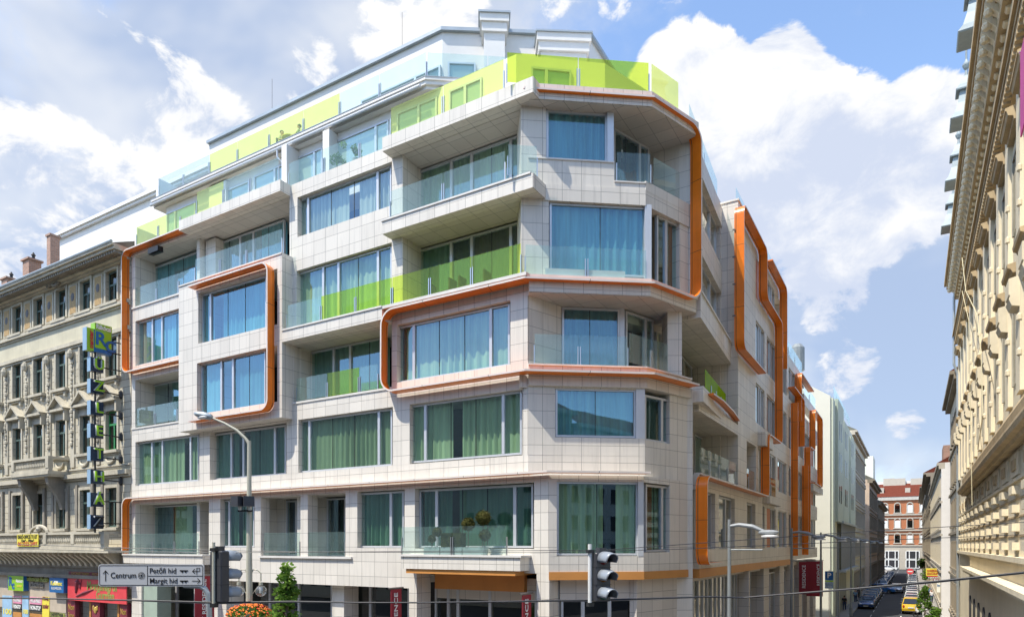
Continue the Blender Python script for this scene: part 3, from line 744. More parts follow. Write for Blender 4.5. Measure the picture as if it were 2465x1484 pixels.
# ---------------------------------------------------------------- orange bands
uA = A0[0] - XL; uB = uA + LA; uC = uB + LB
um = lambda px, o=0.3: XA(px, 21.3 - o) - XL
ribbon('orange_band', PM, [(uA - .05, 23.72), (uC - .02, 23.72), (uC - .02, 17.0), (0.02 - XL - 18.72, 17.0), (-XL - 18.72, 13.72), (uC - .15, 13.72)], .10, .61, BLD, .6)
ribbon('orange_band', PM1, [(uA + 4.3, 10.10), (-.02 - .18, 10.10), (-.2, 6.82), (um(472, .5), 6.82)], .06, .46, BLD, outer=1)
ribbon('orange_band', PM, [(um(458), 23.70), (-.2, 23.70), (-.2, 17.02), (um(455), 17.02)], .06, .48, BLD)
ribbon('orange_band', PM, [(um(452, 1.0), 20.22), (-25.02 - XL, 20.22), (-25.02 - XL, 13.62), (um(452, 1.0), 13.62)], .64, 1.08, BLD)
PS = [(-7.4, 0), (-7.4, 90)]
ribbon('orange_band', PS, [(38.6, 16.9), (33.0, 16.9), (33.0, 23.7), (38.9, 23.7), (38.9, 21.1), (43.9, 21.1), (43.9, 13.72), (39.5, 13.72), (39.5, 10.22), (26.4, 10.22), (26.4, 6.78), (29.0, 6.78)], .05, .51, BLD)
ribbon('orange_band', PS, [(40.5, 23.75), (45.6, 23.75), (45.6, 18.7)], .05, .51, BLD)
ribbon('orange_band', PS, [(50.2, 17.4), (50.2, 6.8)], .05, .51, BLD)
ribbon('orange_band', PS, [(48.8, 18.2), (53.6, 18.2), (53.6, 14.8)], .05, .51, BLD)
ribbon('orange_band', PS, [(59, 19.9), (52.0, 19.9), (52.0, 16.4)], .05, .51, BLD)
ribbon('orange_band', PS, [(55.6, 13.6), (55.6, 6.8)], .05, .51, BLD)
ribbon('orange_band', PS, [(56.8, 8.5), (56.8, 15.2), (59.8, 15.2), (59.8, 18.6), (65.0, 18.6), (65.0, 12.6), (59.6, 12.6)], .05, .51, BLD)
PCurve = [(-7.75, 26.6), (-7.7, 29.0), (-7.85, 31.5), (-8.1, 34.0)]
ribbon('orange_band', PCurve, [(.9, 13.62), (7.3, 13.62)], .5, .8, BLD)
bk = MB()
for z in (21.8, 20.6, 19.3, 18.2): bk.fbox(FB, LB + .02, LB + .05, -.02, .2, z, z + .05)
for z in (22.5, 21.2, 19.9, 18.4): bk.box(-7.42, -7.3, 32.9, 32.95, z, z + .05)
bk.build('bracket', 'steel_dark', BLD)
ob = MB(); ob.prism([*(p for p in offs([A1, B1, C0], .03)), *(p for p in offs([A1, B1, C0], -.6)[::-1])], 6.27, 6.56); ob.fbox(FS, 27.0, 50, -.5, .03, 6.2, 6.56)
ob.box(-17.2, -12.2, 21.3 - .65, 23.5, 6.42, 6.6); ob.box(-16.8, -12.6, 22.0, 22.2, 5.75, 6.42); ob.build('brown_fascia', 'orange_band', BLD)

# ---------------------------------------------------------------- ground floor
def ground_floor():
    g = MB(); st = MB()
    for a, b, o0, o1 in ((1292, 1322, -.9, 0), (985, 1003, -.9, 0), (800, 828, -1.4, -.5), (506, 545, -1.0, 0)): g.fbox(FM, FM.col(a, o1), FM.col(b, o1), o0, o1, 0, 6.5 if a > 900 else 5.9)
    g.fbox(FM, XL, XL + .9, -.8, 0, 0, 6.6); g.fbox(FM, XL, -30.3, -2.6, -2.2, 5.8, 6.6)
    g.box(-9.4, -8.4, 26.6, 27.4, 0, 6.3)
    pieces(g, 'column', 'cladding', BLD)
    for i, (a, b, mm) in enumerate(((566, 800, (650, 720)), (830, 985, (892,)), (1048, 1292, (1080, 1103, 1180, 1268)))):
        W(BLD, FM, a, b, .6, 5.75, -1.5, mm, None, glass='shop_glass', name='shop_window')
    W(BLD, FM, 378, 470, .6, 5.4, -1.6, (425,), None, glass='shop_glass', name='shop_window')
    W(BLD, FA1, .55, LA1 - .05, .5, 5.55, -.55, (1.35, 2.35), None, glass='shop_glass', px=False, name='shop_window')
    W(BLD, FS, 27.6, 36.4, .4, 6.1, -.6, [28.3 + .75 * i for i in range(11)], None, glass='street_window_glass', px=False, name='shop_window')
    W(BLD, FS, 36.8, 41.0, .4, 6.1, -.8, (), None, glass='shop_glass', px=False, name='shop_window')
    for a in (43.0, 47.2, 51.5, 56, 60): W(BLD, FS, a, a + 3.4, .4, 5.8, -.4, (a + 1.7,), 'curtain_brown', glass='shop_glass', px=False, name='shop_window')
    tb = MB(); tb.fbox(FA1, .5, LA1, -.6, -.5, 5.5, 6.3); tb.fbox(FM, XA(1048, 22.8), XA(1292, 22.8), -1.6, -1.48, 5.3, 5.95); tb.fbox(FB1, 0, LB1 - .3, -.6, -.3, 0, 6.3); tb.build('transom', 'soffit_tile', BLD)
    s = MB()
    for a in (41.1, 46.5, 50.8, 55.1, 59.5, 63.5): s.fbox(FS, a, a + 1.7, -.8, -.1, 0, 6.3)
    s.fbox(FS, 27.2, 65.4, -.9, -.3, 6.05, 6.3); s.fbox(FS, 36.5, 36.8, -.8, 0, 0, 6.2); pieces(s, 'column', 'soffit_tile', BLD)
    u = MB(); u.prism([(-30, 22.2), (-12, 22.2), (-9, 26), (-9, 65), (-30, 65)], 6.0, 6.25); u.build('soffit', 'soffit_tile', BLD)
    pp = MB()   # pale green and grey panels beside the left entrance
    pp.fbox(FM, XA(338), XA(374), -.9, -.1, 0, 5.75); pp.build('wall_panel', 'sage', BLD)
plain('sage', (.36, .44, .36), .6)
ground_floor()

# ---------------------------------------------------------------- set-back top storeys
def top_storeys():
    w = MB(); YW = 22.75
    P6 = [(XL + 1.2, YW), (-13.4, YW), (-10.6, 25.0), (-9.3, 28.5), (-9.3, 46)]
    w.prism([(XL + .9, YW)] + P6[1:] + [(XL + .9, 46)], 23.6, 26.75)
    # eaves slab of storey 7, with its double moulding
    PE = [(-37.2, 22.45), (-17.6, 22.45), (-13.0, 25.75), (-11.5, 30), (-11.5, 45.5)]
    w.prism(PE + [(-37.2, 45.5)], 26.68, 26.82); q = offs(PE, .10); w.prism(q + [(-37.2, 45.5)], 26.82, 26.98); q = offs(PE, .16); w.prism(q + [(-37.2, 45.5)], 26.98, 27.10)
    # storey 8: white render box with the chamfered corner
    P7 = [(-34.4, 24.0), (-17.97, 24.05), (-12.5, 27.7), (-12.5, 45)]
    w.prism(P7 + [(-34.4, 45)], 27.05, 30.25)
    # end walls and dividers
    w.box(XL - .0, XL + .25, 21.45, 23.0, 23.5, 25.15); w.box(-37.2, -36.95, 22.6, 24.4, 27.0, 28.4)
    w.box(XA(505, 22.6), XA(545, 22.6), 22.55, 22.8, 24, 26.6)
    w.box(XA(785, 22.4), XA(800, 22.4), 22.2, 22.8, 24, 26.6); w.box(XA(686, 22.2), XA(698, 22.2), 22.0, 22.8, 24, 26.6)
    w.build('penthouse_wall', 'white_render', BLD)
    e = MB(); q = offs(P7, .16); e.prism(q + [(-34.5, 45)], 30.25, 30.40); e.build('roof', 'zinc', BLD)
    e = MB(); e.prism(offs(PE, .18) + [(-37.2, 45.5)], 27.10, 27.125); e.build('roof', 'zinc', BLD)
    gt = MB(); gt.tube([(-37.2, 22.28, 26.78), (-17.8, 22.28, 26.78)], .07, 8); gt.tube([(XA(668, 22.3), 22.28, 26.78), (XA(668, 22.3), 22.3, 26.4), (XA(690, 22.6), 22.5, 26.0), (XA(690, 22.6), 22.5, 24.1)], .05, 8); gt.build('gutter', 'alu', BLD)
    # chimneys on the chamfered side
    F7 = Fr(*P7[1], P7[2][0] - P7[1][0], P7[2][1] - P7[1][1])
    def chim(p0, p1, top, o):
        a, b = F7.col(p0, o), F7.col(p1, o); m = MB(); z = zat(F7, p0, top, o)
        m.fbox(F7, a, b, -.6, o, 27.05, z - .75); m.fbox(F7, a - .10, b + .10, -.7, o + .10, z - .75, z - .36); m.fbox(F7, a - .18, b + .18, -.78, o + .18, z - .36, z - .03)
        c = m.build('chimney', 'white_render', BLD); m = MB(); m.fbox(F7, a - .24, b + .24, -.84, o + .24, z - .03, z + .04); m.build('chimney_cap', 'zinc', c)
    chim(1165, 1215, 36, .75); chim(1302, 1412, 82, .75)
    # windows of the top storeys
    F6 = Fr(0, YW, 1, 0)
    for a, b, m, z1 in ((402, 470, (422,), 26.3), (548, 600, (), 26.2), (612, 684, (662,), 26.3), (702, 776, (757,), 26.3), (805, 935, (905,), 26.3), (956, 1052, (1008,), 26.4), (1082, 1160, (1120,), 26.4)):
        W(BLD, F6, a, b, 24.05, z1, .03, m, 'curtain_skyreflect')
    Fq = Fr(-13.4, YW, 2.8, 2.25); W(BLD, Fq, .6, 2.2, 24.1, 26.3, .03, (1.2,), 'curtain_teal', px=False)
    F7m = Fr(0, 24.0, 1, 0)
    W(BLD, F7m, 870, 1060, 27.15, 28.75, .05, (915, 1000), 'curtain_skyreflect'); W(BLD, F7, .25, F7.col(1145), 27.15, 28.9, .05, (), 'curtain_skyreflect', px=False)
    W(BLD, F7, F7.col(1225), F7.col(1275), 27.2, 28.7, .05, (), 'curtain_teal', px=False)
    # rails of the storey 7 terrace
    F8 = Fr(0, 22.42, 1, 0)
    rail(BLD, F8, [383, 442, 505, 572, 648, 731, 818, 914, 1026], 27.12, 0, 'ccppppcc')
    FE = Fr(-17.6, 22.42, 4.6, 3.3); rail(BLD, FE, [.05, 2.6, 5.4], 27.12, 0, 'cc', px=False)
    a = MB(); a.build
    for px, py, Y in ((968, 30, 34), (655, 190, 36)): a = MB(); p = onY(px, py, Y); a.tube([(p.x, Y, 30), (p.x, Y, p.z)], .018, 5); a.build('antenna', 'steel_dark', BLD)
top_storeys()
# ================================================================ the old stuccoed house on the left
tiled('old_stucco', (.58, .525, .40), 1.25, .42, .016, (.22, .18, .12), .85, .06, .5, .30, .5)
plain('stucco_plain', (.62, .57, .42), .85, 0, .14, .8, streak=.35)
plain('stucco_trim', (.55, .50, .39), .85, 0, .24, 1.2, streak=.45)
plain('stucco_dark', (.30, .27, .22), .9, 0, .25, 1.2, streak=.5)
plain('mosaic', (.48, .32, .14), .7, 0, .35, 9)
plain('medallion', (.16, .15, .15), .7, 0, .3, 9)
plain('win_green', (.09, .14, .12), .6, 0, .2)
plain('roof_slate', (.16, .16, .13), .8, 0, .3, 2)
plain('moss', (.16, .22, .06), .9, 0, .3, 2)
tiled('brick', (.42, .22, .15), .26, .085, .012, (.40, .35, .30), .9, .2, .5, .2, .3)
plain('sign_blue', (.015, .13, .36), .4); plain('sign_navy', (.012, .03, .07), .4); plain('sign_green', (.30, .56, .02), .4); plain('sign_side', (.28, .42, .56), .4); plain('letter_white', (.85, .85, .82), .5)
plain('iron', (.03, .03, .03), .5, .3); plain('sign_yellow', (.85, .72, .08), .5); plain('sign_red', (.75, .07, .08), .5); plain('gold', (.55, .38, .08), .5, .2)
plain('red_text', (.55, .04, .04), .5); plain('shop_beige', (.52, .44, .34), .8, 0, .15); plain('maroon', (.22, .03, .05), .6); plain('wood_orange', (.55, .25, .06), .5)
plain('poster_blue', (.35, .55, .75), .5, 0, .2); plain('black_paint', (.02, .02, .02), .5); plain('olive', (.30, .33, .08), .6); plain('pink_text', (.80, .30, .45), .5)
OLD = empty('old_apartment_house', (-45, 26, 0), 'old cream stuccoed house with pedimented windows and long stone balcony beside the white block', 'building')
OX0, OX1 = -60.5, -37.42
COLS = [-39.33 - 2.80 * i for i in range(8)]
ROWS = [(8.55, 10.8), (12.95, 15.2), (17.1, 19.4), (21.36, 23.2)]
def old_house():
    w = MB(); f = lambda a, b, z0, z1, o0=-.5, o1=0.0: w.fbox(FM, a, b, o0, o1, z0, z1)
    hw = .58
    zs = [6.5] + [z for r in ROWS for z in r] + [23.9]
    for i in range(0, len(zs), 2): f(OX0, OX1, zs[i], zs[i + 1])
    for z0, z1 in ROWS:
        xs = [OX1] + [v for c in COLS for v in (c + hw, c - hw)] + [OX0]
        for i in range(0, len(xs), 2): f(xs[i + 1], xs[i], z0, z1)
    w.box(OX0, OX1, 21.85, 22.0, 0, 23.9); w.box(OX0, OX1, 22.0, 34, .1, 23.95)
    w.build('wall', 'old_stucco', OLD)
    p = MB(); p.fbox(FM, OX0, OX1, -.4, .02, 19.75, 20.95); p.fbox(FM, OX0, OX1, -.4, .03, 11.75, 12.0); p.build('plain_band', 'stucco_plain', OLD)
    # string courses and cornices
    for z, h, o in ((21.0, .18, .22), (19.5, .22, .18), (11.5, .24, .28), (12.0, .08, .12), (16.95, .0, 0)):
        if h:
            m = MB(); m.fbox(FM, OX0, OX1, -.1, o, z, z + h); m.fbox(FM, OX0, OX1, -.1, o * .5, z - .12, z); m.build('string_course', 'stucco_trim', OLD)
    m = MB(); m.fbox(FM, OX0, OX1, -.1, .22, 23.38, 23.48); m.fbox(FM, OX0, OX1, -.1, .95, 23.70, 23.86); m.fbox(FM, OX0, OX1, -.1, 1.08, 23.86, 23.98); m.fbox(FM, OX0, OX1, -.1, .45, 23.48, 23.70); m.build('cornice', 'stucco_trim', OLD)
    m = MB()
    for i in range(95):
        x = OX1 - .15 - .24 * i; m.fbox(FM, x - .07, x + .07, .42, .86, 23.54, 23.71)
    m.build('dentils', 'stucco_dark', OLD)
    m = MB(); m.add([(OX0, 20.3, 23.98), (OX1, 20.3, 23.98), (OX1, 28, 27.4), (OX0, 28, 27.4), (OX0, 34, 24.0), (OX1, 34, 24.0)], [(0, 1, 2, 3), (3, 2, 5, 4), (1, 5, 2), (0, 3, 4)])
    m.build('roof', 'roof_slate', OLD)
    m = MB(); m.tube([(OX0, 20.22, 24.04), (OX1, 20.22, 24.04)], .08, 8); m.build('gutter', 'zinc', OLD)
    for px, y0, y1, Y, wd in ((62, 622, 655, 23.5, .9), (10, 668, 700, 24.5, .9)):
        a = onY(px, y0, Y); b = onY(px, y1, Y); c = MB(); c.box(a.x - wd / 2, a.x + wd / 2, Y, Y + .8, b.z - 1, a.z - .12); c.box(a.x - wd / 2 - .1, a.x + wd / 2 + .1, Y - .1, Y + .9, a.z - .12, a.z); q = c.build('chimney', 'brick', OLD)
        c = MB(); c.lathe((a.x + .2, Y + .4, a.z), [(.12, 0), (.1, .3), (.16, .32), (.02, .55)], 8); c.build('chimney_pot', 'iron', q)
    a = onY(117, 566, 24.0); b = onY(117, 628, 24); c = MB(); c.box(a.x - .25, a.x + .25, 24, 24.6, b.z - 1, a.z - .05); c.box(a.x - .32, a.x + .32, 23.93, 24.67, a.z - .05, a.z + .08); c.build('chimney', 'brick', OLD)
    # windows
    for ci, x in enumerate(COLS):
        for ri, (z0, z1) in enumerate(ROWS):
            green = (ci == 0 and ri == 1)
            n = MB(); o = -.13
            n.fbox(FM, x - hw, x - hw + .09, o - .06, o, z0, z1); n.fbox(FM, x + hw - .09, x + hw, o - .06, o, z0, z1); n.fbox(FM, x - hw + .09, x + hw - .09, o - .06, o, z1 - .09, z1); n.fbox(FM, x - hw + .09, x + hw - .09, o - .06, o, z0, z0 + .09)
            n.fbox(FM, x - .05, x + .05, o - .06, o + .015, z0 + .09, z1 - .8); n.fbox(FM, x - hw + .09, x + hw - .09, o - .06, o + .02, z1 - .82, z1 - .72)
            wd = n.build('window', 'leaf_frame' if green else 'win_green', OLD)
            g = MB(); a = FM.pt(x - hw, o - .03); b = FM.pt(x + hw, o - .03); g.add([(*a, z0), (*b, z0), (*b, z1), (*a, z1)], [(0, 1, 2, 3)]); g.build('pane', 'old_glass', wd)
            if (ci * 3 + ri) % 3 != 1:
                curtain_mesh(FM, x - hw + .05, x + hw - .05, z0, z1 - .75 * ((ci + ri) % 2), -.25, WR, .02).build('curtain', 'curtain_white' if (ci + ri) % 3 else 'curtain_brown', wd)
            sr = MB(); t = .16
            for a, b, c, d in ((x - hw - t, x - hw, z0, z1 + t), (x + hw, x + hw + t, z0, z1 + t), (x - hw, x + hw, z1, z1 + t)): sr.fbox(FM, a, b, -.12, .07, c, d)
            sr.build('surround', 'stucco_trim', wd)
            sl = MB(); sl.fbox(FM, x - hw - .3, x + hw + .3, -.3, .26, z0 - .18, z0 - .03); sl.fbox(FM, x - hw - .22, x + hw + .22, -.1, .14, z0 - .28, z0 - .18)
            if ri == 2:
                for s in (-1, 1): sl.fbox(FM, x + s * .62 - .09, x + s * .62 + .09, 0, .16, z0 - .5, z0 - .28)
            sl.build('sill', 'stucco_trim', wd)
            if ri == 1:
                pd = MB(); zb = z1 + .62
                pd.fbox(FM, x - .92, x + .92, 0, .36, zb - .14, zb); pd.fpoly(FM, [(x - .96, zb), (x + .96, zb), (x, zb + .72)], .02, .16)
                for s in (-1, 1): pd.fpoly(FM, [(x + s * 1.02, zb), (x + s * .84, zb), (x, zb + .66), (x, zb + .80)], .0, .42)
                for s in (-1, 1): pd.fbox(FM, x + s * .82 - .08, x + s * .82 + .08, 0, .28, zb - .75, zb - .14)
                pd.fbox(FM, x - .75, x + .75, 0, .06, z1 + .16, zb - .14); pd.build('pediment', 'stucco_trim', wd)
                ap = MB(); ap.fbox(FM, x - .8, x + .8, -.1, .06, z0 - .92, z0 - .28); ap.build('apron', 'stucco_plain', wd)
                sw = MB(); sw.tube([(x + .45 * math.cos(t), 21.3 - .12, z0 - .42 - .32 * math.sin(t)) for t in [math.pi * k / 8 for k in range(9)]], [.04, .06, .08, .09, .1, .09, .08, .06, .04], 6); sw.build('garland', 'stucco_trim', wd)
            if ri == 0:
                for s in (-1, 1):
                    jb = MB(); jb.fbox(FM, x + s * .86 - .11, x + s * .86 + .11, -.1, .13, z0, z1 + .3); jb.build('jamb', 'stucco_dark', wd)
    for ci, x in enumerate(COLS):
        xm = x - 1.40
        pn = MB(); pn.fbox(FM, xm - .46, xm + .46, -.1, .05, 21.36, 23.2); q = pn.build('panel', 'stucco_trim', OLD)
        pn = MB(); pn.fbox(FM, xm - .34, xm + .34, 0, .065, 21.46, 23.1); pn.build('mosaic', 'mosaic', q)
        pn = MB(); pn.ball((xm, 21.24, 22.45), .26, 12, 0, (.8, .2, 1)); pn.build('medallion', 'medallion', q)
        pl = MB(); pl.fbox(FM, xm - .2, xm + .2, -.1, .08, 12.2, 19.1)
        rr = random.Random(ci)
        for k in range(22):
            z = 13.6 + k * .245; pl.ball((xm + rr.uniform(-.05, .05), 21.17, z), rr.uniform(.08, .17), 6, 0, (1, .5, 1))
        pl.ball((xm, 21.1, 19.0), .26, 8, 0, (.8, .7, 1.2)); pl.build('pilaster', 'stucco_trim', OLD)
    m = MB()
    for k in range(9): m.ball((-45.2 + .16 * (k - 4), 20.95, 23.42 + .1 * math.sin(k * .8)), .13, 6)
    m.build('cartouche', 'stucco_dark', OLD)
    # small balcony of the second row
    def balcony(x0, x1, z, o, name, nb):
        b = MB(); b.fbox(FM, x0, x1, 0, o, z - .2, z); b.fbox(FM, x0 + .05, x1 - .05, 0, o - .06, z - .32, z - .2); q = b.build(name, 'stucco_trim', OLD)
        t = MB(); t.fbox(FM, x0, x1, o - .28, o - .02, z + .72, z + .86); t.fbox(FM, x0, x1, o - .26, o - .04, z, z + .16)
        for s in (x0, x1 - .3): t.fbox(FM, s, s + .3, 0, o - .02, z + .72, z + .86)
        n = max(1, round((x1 - x0) / nb))
        for i in range(n + 1):
            s = x0 + (x1 - x0 - .34) * i / n; t.fbox(FM, s, s + .34, o - .29, o - .01, z + .16, z + .72)
        t.build('parapet', 'stucco_trim', q)
        return q
    def balusters(q, x0, x1, z, o, step):
        n = int((x1 - x0) / step); bm = MB()
        for i in range(n):
            x, y = FM.pt(x0 + step * (i + .5), o - .15); bm.lathe((x, y, z + .16), [(.05, 0), (.05, .05), (.085, .18), (.045, .38), (.06, .5), (.06, .56)], 6)
        b = bm.build('balusters', 'stucco_trim', q); b['kind'] = 'stuff'
    xa, xb = XA(26, 20.1), XA(115, 20.1)
    q = balcony(xa, xb, 11.95, 1.2, 'balcony', 4.5); balusters(q, xa + .4, xb - .4, 11.95, 1.2, .2)
    for x in (xa + .6, xb - .6):
        c = MB(); c.fpoly(FM, [(0, 0)] * 0 or [], 0, 0) if False else None
        V = [(0, 11.62), (1.05, 11.62), (.95, 11.2), (.55, 10.6), (.28, 10.0), (.2, 9.7), (0, 9.7)]
        A = [(x - .16, 21.3 - o, z) for o, z in V]; B = [(x + .16, 21.3 - o, z) for o, z in V]; n = len(V)
        c.add(A + B, [tuple(range(n)), tuple(range(n, 2 * n))[::-1]] + [(i, n + i, n + (i + 1) % n, (i + 1) % n) for i in range(n)]); c.build('bracket', 'stucco_dark', q)
    # long balcony over the shops
    q = balcony(OX0, -38.05, 7.42, 1.15, 'long_balcony', 3.0); balusters(q, OX0 + .3, -38.4, 7.42, 1.15, .2)
    ca = MB(); ca.fbox(FM, OX0, OX1 + .0, 0, 1.25, 7.1, 7.22); ca.build('ledge', 'stucco_trim', q)
    for i in range(30):
        x = -38.3 - .62 * i; V = [(0, 7.1), (1.0, 7.1), (.98, 6.95), (.7, 6.75), (.45, 6.5), (.36, 6.3), (0, 6.3)]; n = len(V); c = MB()
        A = [(x - .12, 21.3 - o, z) for o, z in V]; B = [(x + .12, 21.3 - o, z) for o, z in V]
        c.add(A + B, [tuple(range(n)), tuple(range(n, 2 * n))[::-1]] + [(k, n + k, n + (k + 1) % n, (k + 1) % n) for k in range(n)]); c.build('bracket', 'stucco_trim', q)
    m = MB(); m.fbox(FM, OX0, OX1, -.1, .26, 6.2, 6.35); m.fbox(FM, OX0, OX1, -.1, .12, 5.75, 6.2); m.fbox(FM, OX0, OX1, -.1, .30, 5.55, 5.75); m.fbox(FM, OX0, OX1, -.1, .2, 6.3, 7.05); m.build('entablature', 'stucco_dark', OLD)
    cr = MB(); x = XA(90, 20.1); cr.tube([(x + 1.0 * math.cos(t), 20.2, 8.25 + .42 * math.sin(t)) for t in [math.pi * k / 10 for k in range(11)]], .1, 6); cr.ball((x, 20.2, 8.5), .2, 8); cr.build('crest', 'stucco_trim', q)
    # shop level
    s = MB(); xr = XA(161); s.fbox(FM, OX0, xr, -.4, .05, 3.4, 5.55); s.fbox(FM, xr, OX1, -.4, .02, 5.1, 5.55); s.fbox(FM, OX0, OX1, -.9, -.7, 0, 3.4)
    s.fbox(FM, XA(145), XA(161), -.5, 0.03, 0, 3.4); s.build('shop_front', 'shop_beige', OLD)
plain('leaf_frame', (.05, .28, .10), .5)
glassy('old_glass', (.40, .43, .42), .07, .5, wob=.1)
old_house()

# ---------------------------------------------------------------- white attic wall behind the old roof
WH = empty('white_rooftop_block', (-42, 28, 24), 'plain white windowless rooftop wall rising behind the old house roof', 'building')
def white_block():
    a, b = onY(128, 600, 26.0), onY(371, 470, 26.0)
    z = onY(250, 520, 26.0).z
    m = MB(); m.box(a.x, -36.9, 26, 45, 20, z - .3); m.build('wall', 'white_render', WH)
    m = MB(); m.box(a.x - .15, -36.9, 25.8, 45.1, z - .3, z - .12); m.box(a.x - .25, -36.9, 25.68, 45.2, z - .12, z + .1); m.build('cornice', 'white_render', WH)
white_block()

# ---------------------------------------------------------------- vertical sign
SG = empty('vertical_sign', (-38.3, 19.9, 8.4), 'vertical sign of green letters on dark blue boxes fixed to the old house', 'sign')
def vsign():
    X0 = -38.3
    yy = lambda px: onX(px, 1000, X0).y
    zz = lambda px, py: onX(px, py, X0).z
    m = MB(); yp = yy(233); m.tube([(X0 - .17, yp, 8.2), (X0 - .17, yp, zz(233, 800))], .05, 8)
    m.build('pole', 'iron', SG)
    for py in (938, 990, 1042, 1098, 1152):
        b = MB(); z = zz(235, py); b.tube([(X0 - .17, yp, z), (X0 - .05, 21.25, z - .05)], .04, 6); b.lathe((X0 - .05, 21.25, z - .25), [(.02, 0), (.12, .1), (.12, .4), (.02, .5)], 6); b.build('bracket', 'iron', SG)
    for py in (812, 840, 880, 1205, 1258):
        b = MB(); z = zz(235, py); b.tube([(X0 - .17, yp, z), (X0 - .05, 21.25, z)], .035, 6); b.build('bracket', 'iron', SG)
    ya, yb = yy(219), yy(249)
    for ch, py in (('Ü', 878), ('Z', 930), ('L', 982), ('E', 1037), ('T', 1092), ('H', 1147), ('Á', 1202), ('Z', 1255)):
        z = zz(235, py); h = .37
        b = MB(); b.box(X0 - .34, X0, ya, yb, z - h, z + h); q = b.build('letter_box', 'sign_navy', SG)
        b = MB(); b.box(X0 - .36, X0 - .02, ya - .02, ya + .02, z - h - .02, z + h + .02); b.build('side_panel', 'sign_side', q)
        last = (py == 1255)
        text('letter', ch, .78, (X0 + .05, (ya + yb) / 2 + .04, z), R(90), 'letter_white', q, depth=.04, bold=.012)
        text('letter', ch, .78, (X0 + .13, (ya + yb) / 2 + .06, z - .01), R(90), 'iron' if last else 'sign_green', q, depth=.03, bold=.006)
    y0, y1 = yy(226), yy(269); z0, z1 = zz(248, 850), zz(248, 797)
    b = MB(); b.box(X0 - .4, X0 + .0, y0, y1, z0, z1); q = b.build('emblem_box', 'sign_blue', SG)
    b = MB(); b.box(X0 + .002, X0 + .012, y0 + .05, y1 - .02, z0 + .22, z1 - .02); V = [(y0 + .05 + .5 * math.cos(t), z0 + .55 + .5 * math.sin(t)) for t in [math.pi * 2 * k / 20 for k in range(20)]]
    b.build('emblem_field', 'sign_green', q)
    text('letter', 'R', 1.0, (X0 + .03, y0 + .34, z0 + .72), R(90), 'sign_blue', q, depth=.012, bold=.02)
    text('letter', 'C', .82, (X0 + .05, y0 + .86, z0 + .42), R(90), 'sign_blue', q, depth=.012, bold=.03)
    b = MB(); b.box(X0 - .4, X0 + .002, y0 + .05, y1, z1, z1 + .36); q = b.build('name_box', 'sign_green', SG); text('lettering', 'Rákóczi', .34, (X0 + .02, (y0 + y1) / 2 + .03, z1 + .17), R(90), 'letter_white', q, width=(y1 - y0) * .82, depth=.01, bold=.01)
    b = MB(); b.box(X0 - .4, X0 - .004, yy(210), y0, z0 + .02, z1 + .0); q = b.build('name_box', 'sign_green', SG); text('lettering', 'center', .30, (X0 + .02, (yy(210) + y0) / 2 + .03, (z0 + z1) / 2), R(90), 'red_text', q, width=(z1 - z0) * .8, roll=R(-90), depth=.01, bold=.01)
    b = MB(); b.box(X0 - .43, X0 - .02, yy(209), yy(209) + .03, z0, z1 + .03); b.build('side_panel', 'sign_side', SG)
vsign()

